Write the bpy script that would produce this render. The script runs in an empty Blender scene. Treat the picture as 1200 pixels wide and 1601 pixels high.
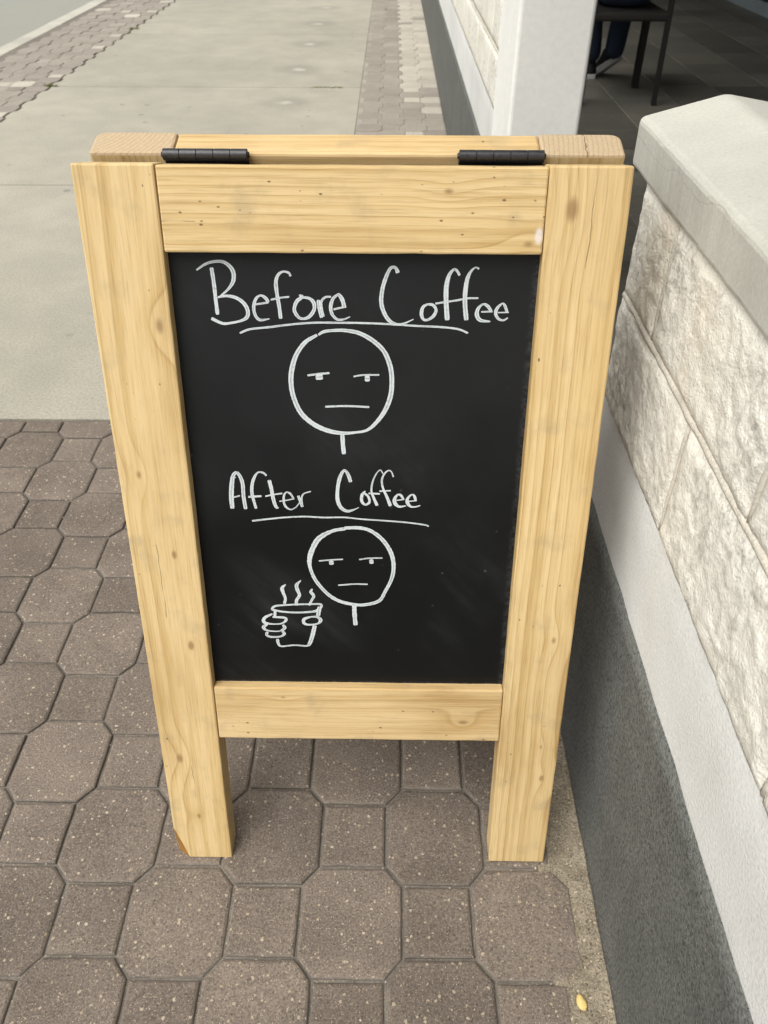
import bpy, bmesh, math, random
from mathutils import Vector, Matrix, noise

# ------------------------------------------------------------------ camera, sky, sun, exposure
scene = bpy.context.scene
COL = scene.collection
R_ = math.radians

cam_data = bpy.data.cameras.new('camera')
cam = bpy.data.objects.new('camera', cam_data)
COL.objects.link(cam)
cam_data.sensor_fit = 'HORIZONTAL'
cam_data.sensor_width = 36.0
cam_data.lens = 36.70
cam_data.clip_start = 0.02
cam_data.clip_end = 900.0
cr = Vector((0.999959, 0.008973, 0.000960))
cu = Vector((-0.006517, 0.644581, 0.764509))
cf = Vector((-0.006241, 0.764484, -0.644613))
cam.matrix_world = Matrix(((cr.x, cu.x, -cf.x, 0.0), (cr.y, cu.y, -cf.y, 0.0), (cr.z, cu.z, -cf.z, 1.2118), (0, 0, 0, 1)))
cam_data.dof.use_dof = True
cam_data.dof.focus_distance = 0.98
cam_data.dof.aperture_fstop = 15.0
scene.camera = cam

SUN_AZ = R_(224.0)      # compass-like angle from +Y towards +X: light comes from the street, behind the viewer
SUN_EL = R_(60.0)
sdir = Vector((math.sin(SUN_AZ) * math.cos(SUN_EL), math.cos(SUN_AZ) * math.cos(SUN_EL), math.sin(SUN_EL)))

world = bpy.data.worlds.new('World')
scene.world = world
world.use_nodes = True
wt = world.node_tree
wt.nodes.clear()
sky = wt.nodes.new('ShaderNodeTexSky')
sky.sky_type = 'NISHITA'
sky.sun_disc = False
sky.sun_elevation = SUN_EL
sky.sun_rotation = SUN_AZ
sky.air_density = 1.0
sky.dust_density = 4.0
sky.ozone_density = 1.0
hs = wt.nodes.new('ShaderNodeHueSaturation')
hs.inputs['Saturation'].default_value = 0.12
bg = wt.nodes.new('ShaderNodeBackground')
bg.inputs['Strength'].default_value = 0.13
wo = wt.nodes.new('ShaderNodeOutputWorld')
wt.links.new(sky.outputs[0], hs.inputs['Color'])
wt.links.new(hs.outputs[0], bg.inputs['Color'])
wt.links.new(bg.outputs[0], wo.inputs['Surface'])

sun_data = bpy.data.lights.new('sun', 'SUN')
sun_data.energy = 1.5
sun_data.angle = R_(60.0)
sun_data.color = (1.0, 0.96, 0.865)
sun = bpy.data.objects.new('sun', sun_data)
sun.rotation_euler = sdir.to_track_quat('Z', 'Y').to_euler()
sun.location = sdir * 30
COL.objects.link(sun)

scene.view_settings.view_transform = 'Standard'
scene.view_settings.look = 'None'
scene.view_settings.exposure = 0.68
scene.view_settings.gamma = 1.0
scene.view_settings.use_curve_mapping = False

rng = random.Random(7)

# ------------------------------------------------------------------ object helpers
def link(o, parent=None):
    COL.objects.link(o)
    if parent is not None:
        o.parent = parent
    return o

def tag(o, label=None, cat=None, group=None, kind=None):
    if label: o['label'] = label
    if cat: o['category'] = cat
    if group: o['group'] = group
    if kind: o['kind'] = kind
    return o

def empty(name, loc=(0, 0, 0), parent=None):
    o = bpy.data.objects.new(name, None)
    o.location = loc
    o.empty_display_size = 0.1
    return link(o, parent)

def mesh_obj(name, verts, faces, mat, parent=None, smooth=False, loc=None):
    me = bpy.data.meshes.new(name)
    me.from_pydata([tuple(v) for v in verts], [], faces)
    me.update()
    if mat is not None:
        me.materials.append(mat)
    if smooth:
        me.polygons.foreach_set('use_smooth', [True] * len(me.polygons))
    o = bpy.data.objects.new(name, me)
    if loc: o.location = loc
    return link(o, parent)

def bm_obj(name, bm, mat, parent=None, smooth=False):
    me = bpy.data.meshes.new(name)
    bm.normal_update()
    bm.to_mesh(me)
    bm.free()
    for m in (mat if isinstance(mat, (list, tuple)) else [mat]):
        me.materials.append(m)
    if smooth:
        me.polygons.foreach_set('use_smooth', [True] * len(me.polygons))
    o = bpy.data.objects.new(name, me)
    return link(o, parent)

def bm_box(bm, x0, x1, y0, y1, z0, z1, bevel=0.0, seg=2):
    vs = [bm.verts.new(p) for p in ((x0,y0,z0),(x1,y0,z0),(x1,y1,z0),(x0,y1,z0),(x0,y0,z1),(x1,y0,z1),(x1,y1,z1),(x0,y1,z1))]
    fs = [bm.faces.new([vs[i] for i in f]) for f in ((3,2,1,0),(4,5,6,7),(0,1,5,4),(1,2,6,5),(2,3,7,6),(3,0,4,7))]
    if bevel > 0:
        es = list({e for f in fs for e in f.edges})
        bmesh.ops.bevel(bm, geom=es, offset=bevel, segments=seg, profile=0.5, affect='EDGES')
    return vs

def box(name, x0, x1, y0, y1, z0, z1, mat, parent=None, bevel=0.0, seg=2):
    bm = bmesh.new()
    bm_box(bm, x0, x1, y0, y1, z0, z1, bevel, seg)
    return bm_obj(name, bm, mat, parent)

def bm_tube(bm, pts, rad, n=10, caps=True):
    rings = []
    pts = [Vector(p) for p in pts]
    for i, p in enumerate(pts):
        a = pts[max(i-1, 0)]; b = pts[min(i+1, len(pts)-1)]
        t = (b-a).normalized()
        ref = Vector((0,0,1)) if abs(t.z) < 0.9 else Vector((1,0,0))
        u = t.cross(ref).normalized(); v = t.cross(u)
        r = rad[i] if isinstance(rad, (list, tuple)) else rad
        rings.append([bm.verts.new(p + (u*math.cos(2*math.pi*k/n) + v*math.sin(2*math.pi*k/n))*r) for k in range(n)])
    for i in range(len(rings)-1):
        for k in range(n):
            bm.faces.new((rings[i][k], rings[i][(k+1)%n], rings[i+1][(k+1)%n], rings[i+1][k]))
    if caps:
        bm.faces.new(rings[0][::-1]); bm.faces.new(rings[-1])

# ------------------------------------------------------------------ node helpers
class NT:
    def __init__(self, name):
        self.mat = bpy.data.materials.new(name)
        self.mat.use_nodes = True
        self.t = self.mat.node_tree
        self.bsdf = self.t.nodes['Principled BSDF']
        self.tc = None
    def put(self, sock, v):
        if isinstance(v, bpy.types.NodeSocket): self.t.links.new(v, sock)
        elif v is not None:
            if sock.type == 'RGBA' and len(v) == 3: v = (*v, 1)
            sock.default_value = v
    def coord(self, which='Object'):
        if self.tc is None: self.tc = self.t.nodes.new('ShaderNodeTexCoord')
        return self.tc.outputs[which]
    def m(self, op, a, b=None, c=None, clamp=False):
        n = self.t.nodes.new('ShaderNodeMath'); n.operation = op; n.use_clamp = clamp
        for i, v in enumerate((a, b, c)):
            if v is not None: self.put(n.inputs[i], v)
        return n.outputs[0]
    def sep(self, v):
        n = self.t.nodes.new('ShaderNodeSeparateXYZ'); self.put(n.inputs[0], v); return n.outputs
    def comb(self, x, y, z):
        n = self.t.nodes.new('ShaderNodeCombineXYZ')
        for i, v in enumerate((x, y, z)): self.put(n.inputs[i], v)
        return n.outputs[0]
    def vadd(self, a, b):
        n = self.t.nodes.new('ShaderNodeVectorMath'); n.operation = 'ADD'
        self.put(n.inputs[0], a); self.put(n.inputs[1], b); return n.outputs[0]
    def vscale(self, a, s):
        n = self.t.nodes.new('ShaderNodeVectorMath'); n.operation = 'MULTIPLY'
        self.put(n.inputs[0], a); self.put(n.inputs[1], s if isinstance(s, (tuple, bpy.types.NodeSocket)) else (s, s, s)); return n.outputs[0]
    def noise(self, vec, scale=1.0, detail=3.0, rough=0.55, dist=0.0, col=False):
        n = self.t.nodes.new('ShaderNodeTexNoise')
        self.put(n.inputs['Vector'], vec); n.inputs['Scale'].default_value = scale
        n.inputs['Detail'].default_value = detail; n.inputs['Roughness'].default_value = rough; n.inputs['Distortion'].default_value = dist
        return n.outputs['Color' if col else 'Fac']
    def voro(self, vec, scale=1.0, feature='F1', dim='3D'):
        n = self.t.nodes.new('ShaderNodeTexVoronoi'); n.feature = feature; n.voronoi_dimensions = dim
        self.put(n.inputs['Vector'], vec); n.inputs['Scale'].default_value = scale
        return n
    def mr(self, v, a, b, c=0.0, d=1.0, smooth=True):
        n = self.t.nodes.new('ShaderNodeMapRange'); n.interpolation_type = 'SMOOTHSTEP' if smooth else 'LINEAR'
        self.put(n.inputs['Value'], v)
        for k, q in zip(('From Min','From Max','To Min','To Max'), (a, b, c, d)): self.put(n.inputs[k], q)
        return n.outputs[0]
    def mix(self, f, a, b, mode='MIX'):
        n = self.t.nodes.new('ShaderNodeMix'); n.data_type = 'RGBA'; n.blend_type = mode
        self.put(n.inputs[0], f); self.put(n.inputs[6], a); self.put(n.inputs[7], b)
        return n.outputs[2]
    def ramp(self, v, stops):
        n = self.t.nodes.new('ShaderNodeValToRGB'); r = n.color_ramp
        while len(r.elements) < len(stops): r.elements.new(0.5)
        for e, (p, c) in zip(r.elements, stops):
            e.position = p; e.color = (*c, 1) if len(c) == 3 else c
        self.put(n.inputs[0], v); return n.outputs[0]
    def rand(self):
        n = self.t.nodes.new('ShaderNodeObjectInfo'); return n.outputs['Random']
    def bump(self, h, strength=0.3, dist=0.002):
        n = self.t.nodes.new('ShaderNodeBump'); n.inputs['Strength'].default_value = strength; n.inputs['Distance'].default_value = dist
        self.put(n.inputs['Height'], h); self.t.links.new(n.outputs[0], self.bsdf.inputs['Normal'])
    def done(self, col, rough=0.7, spec=0.3, metal=0.0):
        self.put(self.bsdf.inputs['Base Color'], col)
        self.put(self.bsdf.inputs['Roughness'], rough)
        self.bsdf.inputs['Specular IOR Level'].default_value = spec
        self.bsdf.inputs['Metallic'].default_value = metal
        return self.mat

def wood(name, axis, a0, d0, freq, seed, knots=(), cracks=(), hi=(0.645,0.482,0.248), mid=(0.565,0.398,0.180), lo=(0.420,0.272,0.105), pits=0.5, smear=None, warp=0.022):
    """flat-sawn softwood: rings round a pith off the face, bent round knots. axis = grain axis (0 x, 2 z)"""
    g = NT(name)
    s = g.sep(g.coord())
    al = s[axis]; ac = s[2 - axis]; de = s[1]
    w = g.noise(g.comb(g.m('MULTIPLY_ADD', al, 1.6, seed), g.m('MULTIPLY', ac, 2.5), g.m('MULTIPLY', de, 2.5)), 1.0, 2.0)
    w2 = g.noise(g.comb(g.m('MULTIPLY_ADD', al, 5.0, seed*2.7), g.m('MULTIPLY', ac, 18.0), 3.3), 1.0, 2.0)
    wv = g.m('ADD', g.m('MULTIPLY', g.m('SUBTRACT', w, 0.5), warp), g.m('MULTIPLY', g.m('SUBTRACT', w2, 0.5), 0.006))
    dx = g.m('ADD', g.m('SUBTRACT', ac, a0), wv)
    dz = g.m('SUBTRACT', de, d0)
    r = g.m('SQRT', g.m('ADD', g.m('MULTIPLY', dx, dx), g.m('MULTIPLY', dz, dz)))
    core = None
    for (ka, kc, kr) in knots:
        da = g.m('MULTIPLY', g.m('SUBTRACT', al, ka), 0.55)
        dc = g.m('SUBTRACT', ac, kc)
        d = g.m('SQRT', g.m('ADD', g.m('MULTIPLY', da, da), g.m('MULTIPLY', dc, dc)))
        e = g.m('EXPONENT', g.m('MULTIPLY', g.m('POWER', g.m('DIVIDE', d, kr*2.6), 2.0), -1.0))
        r = g.m('ADD', r, g.m('MULTIPLY', e, kr*0.9))
        c = g.mr(g.m('ADD', d, g.m('MULTIPLY', g.m('SUBTRACT', w2, 0.5), kr*1.2)), kr*0.15, kr*0.75, 1.0, 0.0)
        core = c if core is None else g.m('MAXIMUM', core, c)
    fr = g.m('FRACT', g.m('MULTIPLY', r, freq))
    col = g.ramp(fr, [(0.0, hi), (0.45, hi), (0.82, mid), (0.93, lo), (1.0, hi)])
    soft = g.noise(g.comb(g.m('MULTIPLY_ADD', al, 2.4, seed), g.m('MULTIPLY', ac, 26.0), g.m('MULTIPLY', de, 26.0)), 1.0, 3.0)
    col = g.mix(g.mr(soft, 0.2, 0.75, 0.75, 0.15), col, g.mix(0.5, hi, mid))
    tone = g.noise(g.comb(g.m('MULTIPLY_ADD', al, 3.0, seed*1.7), g.m('MULTIPLY', ac, 9.0), g.m('MULTIPLY', de, 9.0)), 1.0, 3.0)
    col = g.mix(1.0, col, g.ramp(tone, [(0.25, (0.76,0.70,0.60)), (0.48, (1,1,1)), (0.8, (1.04,1.06,1.10))]), 'MULTIPLY')
    streak = g.noise(g.comb(g.m('MULTIPLY_ADD', al, 0.9, seed*3.3), g.m('MULTIPLY', g.m('ADD', ac, wv), 55.0), g.m('MULTIPLY', de, 20.0)), 1.0, 3.0, 0.6)
    col = g.mix(1.0, col, g.ramp(streak, [(0.27, (0.68,0.60,0.47)), (0.40, (0.90,0.87,0.80)), (0.5, (1.0,1.0,1.0)), (0.7, (1.04,1.06,1.10))]), 'MULTIPLY')
    fib = g.noise(g.comb(g.m('MULTIPLY', al, 14.0), g.m('MULTIPLY_ADD', ac, 520.0, seed), g.m('MULTIPLY', de, 520.0)), 1.0, 4.0, 0.7)
    col = g.mix(1.0, col, g.ramp(fib, [(0.33, (0.80,0.76,0.69)), (0.5, (1,1,1)), (0.75, (1.06,1.06,1.06))]), 'MULTIPLY')
    if core is not None:
        col = g.mix(g.m('MULTIPLY', core, 0.7), col, (0.23,0.125,0.05))
    v = g.voro(g.comb(g.m('MULTIPLY', al, 95.0), g.m('MULTIPLY_ADD', ac, 160.0, seed), g.m('MULTIPLY', de, 90.0)), 1.0)
    gate = g.noise(g.comb(al, g.m('ADD', ac, seed), de), 9.0, 2.0)
    vs = g.sep(v.outputs['Color'])
    pit = g.m('MULTIPLY', g.mr(v.outputs['Distance'], g.m('MULTIPLY', vs[1], 0.12), g.m('MULTIPLY_ADD', vs[1], 0.18, 0.10), 1.0, 0.0), g.m('GREATER_THAN', g.m('ADD', vs[0], g.m('MULTIPLY', gate, 0.5)), 1.245 - 0.13*pits))
    dirt = g.noise(g.comb(g.m('MULTIPLY', al, 20.0), g.m('MULTIPLY_ADD', ac, 20.0, seed), g.m('MULTIPLY', de, 20.0)), 1.0, 4.0)
    col = g.mix(g.mr(dirt, 0.53, 0.78, 0.0, 0.45), col, (0.31,0.245,0.15))
    h = g.m('MULTIPLY', fib, 0.4)
    for (c0, p0, p1, amp) in cracks:          # drying checks along the grain: (across, from, to, wander)
        wob = g.m('MULTIPLY', g.m('SUBTRACT', g.noise(g.comb(g.m('MULTIPLY', al, 18.0), c0*50, 1.0), 1.0, 3.0), 0.5), amp)
        dd = g.m('ABSOLUTE', g.m('ADD', g.m('SUBTRACT', ac, c0), wob))
        lim = g.m('MULTIPLY', g.m('GREATER_THAN', al, p0), g.m('LESS_THAN', al, p1))
        ck = g.m('MULTIPLY', g.m('MULTIPLY', g.mr(dd, 0.0001, 0.0008, 0.8, 0.0), g.mr(g.noise(g.comb(g.m('MULTIPLY', al, 30.0), c0*90, 2.0), 1.0, 2.0), 0.35, 0.6, 0.25, 1.0)), lim)
        pit = g.m('MAXIMUM', pit, ck)
    col = g.mix(g.m('MULTIPLY', pit, 0.8), col, (0.085,0.05,0.022))
    h = g.m('SUBTRACT', h, g.m('MULTIPLY', pit, 1.2))
    if smear:                                  # a dab of dried white filler
        ex = g.m('SUBTRACT', al, smear[0]); ey = g.m('MULTIPLY', g.m('SUBTRACT', ac, smear[1]), 0.55)
        ed = g.m('ADD', g.m('SQRT', g.m('ADD', g.m('MULTIPLY', ex, ex), g.m('MULTIPLY', ey, ey))), g.m('MULTIPLY', g.m('SUBTRACT', dirt, 0.5), 0.006))
        col = g.mix(g.mr(ed, 0.0025, 0.0062, 0.75, 0.0), col, (0.70,0.66,0.63))
    g.bump(h, 0.35, 0.0012)
    return g.done(col, g.mr(soft, 0.2, 0.8, 0.52, 0.7), 0.3)

def rough_mat(name, c1, c2, scale=6.0, speck=None, speck_scale=160.0, speck_amt=0.12, grain=260.0, bump=0.3, bdist=0.002, rough=0.85, vary=0.0, stain=None, big=1.2, gdark=0.75):
    """mineral surface: large cloudy tone, fine grain, aggregate specks, per-object variation"""
    g = NT(name)
    p = g.coord()
    if vary:
        ov = g.vscale(g.comb(g.rand(), g.m('MULTIPLY', g.rand(), 7.3), g.m('MULTIPLY', g.rand(), 3.1)), 9.0)
        p2 = g.vadd(p, ov)
    else:
        p2 = p
    n1 = g.noise(p2, scale, 4.0, 0.6)
    col = g.mix(g.mr(n1, 0.3, 0.7), c1, c2)
    n2 = g.noise(p2, grain, 2.0, 0.6)
    col = g.mix(1.0, col, g.ramp(n2, [(0.25, (gdark, gdark, gdark)), (0.5, (1,1,1)), (0.8, (2.0-gdark*0.98, 2.0-gdark, 2.0-gdark*1.02))]), 'MULTIPLY')
    n0 = g.noise(p2, big, 3.0, 0.6)
    col = g.mix(1.0, col, g.ramp(n0, [(0.3, (0.86,0.86,0.86)), (0.7, (1.08,1.08,1.08))]), 'MULTIPLY')
    h = g.m('ADD', g.m('MULTIPLY', n2, 0.5), g.m('MULTIPLY', n1, 0.6))
    if speck:
        v = g.voro(g.vadd(p2, g.vscale(g.noise(p2, 300.0, 1.0, col=True), 0.004)), speck_scale)
        vs = g.sep(v.outputs['Color'])
        isz = g.m('MULTIPLY_ADD', vs[1], 0.34, 0.12)
        on = g.m('MULTIPLY', g.m('LESS_THAN', vs[0], speck_amt), g.mr(v.outputs['Distance'], isz, g.m('ADD', isz, 0.10), 1.0, 0.0))
        sc = g.mix(vs[2], speck, (speck[0]*0.72, speck[1]*0.66, speck[2]*0.58))
        col = g.mix(on, col, sc)
        vf = g.voro(p2, speck_scale*2.2)
        vt = g.sep(vf.outputs['Color'])
        onf = g.m('MULTIPLY', g.m('LESS_THAN', vt[0], speck_amt*2.2), g.mr(vf.outputs['Distance'], 0.22, 0.42, 1.0, 0.0))
        col = g.mix(g.m('MULTIPLY', onf, g.m('MULTIPLY_ADD', vt[1], 0.6, 0.2)), col, speck)
        dk = g.m('MULTIPLY', g.m('GREATER_THAN', vs[0], 1.0 - speck_amt*0.9), g.mr(v.outputs['Distance'], 0.15, 0.35, 1.0, 0.0))
        col = g.mix(g.m('MULTIPLY', dk, 0.6), col, (c1[0]*0.35, c1[1]*0.35, c1[2]*0.35))
        h = g.m('ADD', h, g.m('MULTIPLY', g.m('SUBTRACT', on, dk), 0.5))
    if vary:
        k = g.mr(g.rand(), 0.0, 1.0, 1.0 - vary, 1.0 + vary, False)
        col = g.mix(1.0, col, g.comb(k, k, k), 'MULTIPLY')
    if stain:
        col = stain(g, p, col)
    g.bump(h, bump, bdist)
    return g.done(col, rough, 0.25)

def flat_mat(name, col, rough=0.5, spec=0.3, metal=0.0, nscale=60.0, amt=0.15, bump=0.1):
    g = NT(name)
    n = g.noise(g.coord(), nscale, 4.0, 0.6)
    c = g.mix(1.0, col, g.ramp(n, [(0.25, (1-amt,)*3), (0.75, (1+amt,)*3)]), 'MULTIPLY')
    g.bump(n, bump, 0.001)
    return g.done(c, g.mr(n, 0.2, 0.8, max(rough-0.1, 0.05), min(rough+0.1, 1.0)), spec, metal)

ROOF_X = 0.36  # edge of the unseen roof, chosen for the light on the coping
# ------------------------------------------------------------------ materials
PAVER = rough_mat('paver_concrete', (0.172,0.140,0.114), (0.134,0.109,0.089), 9.0, speck=(0.42,0.36,0.28), speck_scale=190.0, speck_amt=0.12, grain=330.0, gdark=0.5, bump=0.7, bdist=0.0025, vary=0.11, big=6.0)
PAVER_EDGE = rough_mat('paver_worn_edge', (0.190,0.164,0.138), (0.140,0.119,0.100), 40.0, speck=(0.34,0.29,0.23), speck_scale=300.0, speck_amt=0.15, grain=500.0, bump=0.5, bdist=0.002, vary=0.10)
PAVER_FAR = rough_mat('paver_concrete_worn', (0.280,0.250,0.212), (0.245,0.219,0.187), 7.0, grain=160.0, bump=0.3, vary=0.07)
PAVER_LIGHT = rough_mat('paver_concrete_pale', (0.42,0.385,0.325), (0.375,0.345,0.29), 7.0, grain=160.0, bump=0.3, vary=0.09)
SAND = rough_mat('sand_bed', (0.20,0.178,0.150), (0.135,0.118,0.100), 30.0, speck=(0.40,0.34,0.26), speck_scale=260.0, speck_amt=0.2, grain=600.0, bump=0.7, bdist=0.003)
SAND_PALE = rough_mat('pale_joint_sand', (0.33,0.305,0.26), (0.27,0.25,0.213), 20.0, grain=300.0, bump=0.4)
MORTAR_BED = rough_mat('mortar_strip', (0.26,0.222,0.165), (0.175,0.146,0.105), 34.0, speck=(0.46,0.40,0.30), speck_scale=200.0, speck_amt=0.2, grain=300.0, gdark=0.45, bump=0.9, bdist=0.004)
def slab_stain(g, p, col):
    s = g.sep(p)
    # drip marks under the eaves: a washed pale centre in a dark ring, every metre
    ph = g.m('SUBTRACT', g.m('FRACT', g.m('DIVIDE', g.m('SUBTRACT', s[1], 4.95), 0.985)), 0.5)
    dy = g.m('MULTIPLY', ph, 0.985)
    wob = g.m('MULTIPLY', g.m('SUBTRACT', g.noise(p, 9.0, 3.0), 0.5), 0.12)
    dx = g.m('MULTIPLY', g.m('ADD', g.m('ADD', s[0], 0.675), wob), 0.72)
    d = g.m('ADD', g.m('SQRT', g.m('ADD', g.m('MULTIPLY', dx, dx), g.m('MULTIPLY', g.m('MULTIPLY', dy, dy), 0.6))), g.m('MULTIPLY', g.m('SUBTRACT', g.noise(p, 14.0, 3.0), 0.5), 0.07))
    on = g.m('GREATER_THAN', s[1], 4.9)
    col = g.mix(g.m('MULTIPLY', g.mr(d, 0.05, 0.17, 0.34, 0.0), on), col, (0.16,0.15,0.13))
    col = g.mix(g.m('MULTIPLY', g.mr(d, 0.008, 0.055, 0.42, 0.0), on), col, (0.58,0.555,0.48))
    st = g.noise(g.vscale(p, (1.0, 0.6, 1.0)), 7.0, 5.0, 0.7)
    col = g.mix(g.mr(st, 0.54, 0.75, 0.0, 0.16), col, (0.22,0.205,0.165))
    # trodden gum and tar spots
    v = g.voro(g.vadd(g.vscale(p, (0.85, 1.0, 1.0)), g.vscale(g.noise(p, 30.0, 2.0, col=True), 0.025)), 5.0, dim='2D')
    vs = g.sep(v.outputs['Color'])
    rad = g.m('MULTIPLY_ADD', vs[1], 0.075, 0.02)
    spot = g.m('MULTIPLY', g.m('GREATER_THAN', vs[0], 0.55), g.mr(v.outputs['Distance'], g.m('MULTIPLY', rad, 0.6), rad, 1.0, 0.0))
    col = g.mix(g.m('MULTIPLY', spot, g.m('MULTIPLY_ADD', vs[2], 0.5, 0.15)), col, (0.10,0.10,0.10))
    return col
SLAB = rough_mat('pavement_concrete', (0.345,0.324,0.265), (0.308,0.290,0.239), 5.0, grain=140.0, bump=0.25, bdist=0.0015, rough=0.8, stain=slab_stain, big=0.7, gdark=0.74)
KERB = rough_mat('kerb_concrete', (0.45,0.43,0.365), (0.38,0.365,0.315), 3.0, grain=120.0, bump=0.3)
ASPHALT = rough_mat('road_asphalt', (0.285,0.287,0.245), (0.235,0.237,0.205), 1.2, speck=(0.30,0.29,0.26), speck_scale=90.0, speck_amt=0.2, grain=200.0, bump=0.4)
EARTH = rough_mat('earth', (0.20,0.17,0.13), (0.15,0.13,0.10), 0.8, grain=60.0)
def render_stain(g, p, col):
    s = g.sep(p)
    n = g.noise(g.vscale(p, (1.0, 5.0, 1.5)), 3.0, 4.0)
    return g.mix(g.mr(n, 0.5, 0.8, 0.0, 0.22), col, (0.42,0.41,0.37))
WHITE = rough_mat('white_render', (0.675,0.68,0.66), (0.625,0.63,0.61), 5.0, grain=260.0, bump=0.6, bdist=0.003, rough=0.75, gdark=0.9, stain=render_stain)
PILLAR_W = rough_mat('white_painted_render', (0.80,0.80,0.765), (0.77,0.77,0.735), 3.0, grain=60.0, bump=0.18, bdist=0.003, rough=0.7, gdark=0.95)
GREY = rough_mat('grey_plinth_paint', (0.128,0.132,0.122), (0.100,0.104,0.097), 9.0, speck=(0.24,0.24,0.21), speck_scale=280.0, speck_amt=0.18, grain=220.0, bump=0.9, bdist=0.004, rough=0.7, gdark=0.4)
def coping_stain(g, p, col):
    n = g.noise(g.vscale(p, (9.0, 2.0, 9.0)), 1.0, 5.0)
    col = g.mix(g.mr(n, 0.5, 0.75, 0.0, 0.25), col, (0.36,0.34,0.28))
    v = g.voro(g.vadd(p, g.vscale(g.noise(p, 40.0, 2.0, col=True), 0.02)), 14.0)
    vs = g.sep(v.outputs['Color'])
    pit = g.m('MULTIPLY', g.m('GREATER_THAN', vs[0], 0.72), g.mr(v.outputs['Distance'], 0.02, 0.05, 1.0, 0.0))
    col = g.mix(g.m('MULTIPLY', pit, 0.7), col, (0.16,0.15,0.12))
    # hairline crack wandering along the street face
    s = g.sep(p)
    zc = g.m('ADD', g.m('MULTIPLY_ADD', s[1], -0.030, 0.972), g.m('MULTIPLY', g.m('SUBTRACT', g.noise(p, 13.0, 4.0), 0.5), 0.045))
    dd = g.m('ABSOLUTE', g.m('SUBTRACT', s[2], zc))
    ck = g.m('MULTIPLY', g.mr(dd, 0.0002, 0.0008, 1.0, 0.0), g.m('MULTIPLY', g.m('LESS_THAN', s[0], 0.322), g.m('GREATER_THAN', s[1], 0.70)))
    return g.mix(g.m('MULTIPLY', ck, 0.4), col, (0.24,0.23,0.19))
COPING = rough_mat('coping_concrete', (0.48,0.475,0.422), (0.435,0.43,0.383), 7.0, grain=300.0, bump=0.3, bdist=0.002, rough=0.8, gdark=0.9, stain=coping_stain)
def stone_mat():
    g = NT('split_limestone')
    p = g.coord()
    ov = g.vscale(g.comb(g.rand(), g.m('MULTIPLY', g.rand(), 5.7), g.m('MULTIPLY', g.rand(), 2.3)), 6.0)
    p2 = g.vadd(p, ov)
    n1 = g.noise(p2, 14.0, 5.0, 0.65)
    n2 = g.noise(p2, 130.0, 4.0, 0.7)
    n3 = g.noise(p2, 260.0, 2.0, 0.6)
    col = g.mix(g.mr(n1, 0.35, 0.65), (0.78,0.755,0.675), (0.71,0.69,0.62))
    warm = g.noise(p2, 6.0, 3.0)
    col = g.mix(g.mr(warm, 0.5, 0.75, 0.0, 0.45), col, (0.68,0.61,0.48))
    # weathered blackish lichen film in patches
    dirt = g.m('MULTIPLY', g.mr(g.noise(p2, 5.0, 4.0, 0.7), 0.38, 0.66), g.mr(g.noise(p2, 95.0, 3.0, 0.6), 0.47, 0.62))
    col = g.mix(g.m('MULTIPLY', dirt, 0.55), col, (0.23,0.22,0.20))
    pit = g.mr(n2, 0.30, 0.42, 1.0, 0.0)
    col = g.mix(g.m('MULTIPLY', pit, 0.35), col, (0.30,0.275,0.225))
    h = g.m('ADD', g.m('MULTIPLY', n2, 1.0), g.m('ADD', g.m('MULTIPLY', n1, 0.8), g.m('MULTIPLY', n3, 0.25)))
    g.bump(h, 0.6, 0.0040)
    return g.done(col, 0.85, 0.25)
STONE = stone_mat()
POINTING = rough_mat('pointing_mortar', (0.60,0.56,0.48), (0.52,0.49,0.425), 12.0, grain=300.0, bump=0.4)
TILE = rough_mat('floor_tile', (0.150,0.142,0.118), (0.115,0.110,0.095), 2.0, grain=60.0, bump=0.15, rough=0.42, vary=0.22)
GROUT = rough_mat('tile_grout', (0.30,0.28,0.23), (0.25,0.235,0.20), 8.0, grain=200.0)
SHOP = flat_mat('dark_shop_front', (0.012,0.012,0.013), 0.25, 0.5, nscale=3.0)
SKIRT = flat_mat('blue_grey_skirting', (0.20,0.23,0.24), 0.5, nscale=8.0)
SOFFIT = flat_mat('unseen_roof_soffit', (0.30,0.29,0.27), 0.7, nscale=4.0)
METAL = flat_mat('black_hinge_metal', (0.018,0.018,0.021), 0.36, 0.5, nscale=300.0, amt=0.4, bump=0.2)
CHAIR = flat_mat('chair_black_metal', (0.020,0.017,0.015), 0.45, 0.4, nscale=150.0, amt=0.4)
DENIM = flat_mat('dark_denim', (0.035,0.048,0.080), 0.85, 0.2, nscale=220.0, amt=0.45, bump=0.4)
SHIRT = flat_mat('grey_cotton', (0.30,0.31,0.32), 0.9, 0.15, nscale=60.0)
SKIN = flat_mat('skin', (0.42,0.25,0.17), 0.6, 0.3, nscale=50.0, amt=0.06)
HAIR = flat_mat('brown_hair', (0.035,0.022,0.014), 0.6, 0.3, nscale=160.0, amt=0.4, bump=0.5)
SHOE = flat_mat('black_shoe', (0.016,0.016,0.018), 0.6, 0.3)
SOLE = flat_mat('white_shoe_sole', (0.66,0.65,0.62), 0.7, 0.2)
LEAF = flat_mat('weed_green', (0.15,0.17,0.055), 0.7, 0.3, nscale=40.0, amt=0.35)
PEBBLE_Y = flat_mat('yellow_pebble', (0.62,0.46,0.17), 0.55, 0.4, nscale=180.0, amt=0.15)
GRIT = flat_mat('grit', (0.45,0.39,0.31), 0.8, 0.2, nscale=90.0, amt=0.3)

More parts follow.
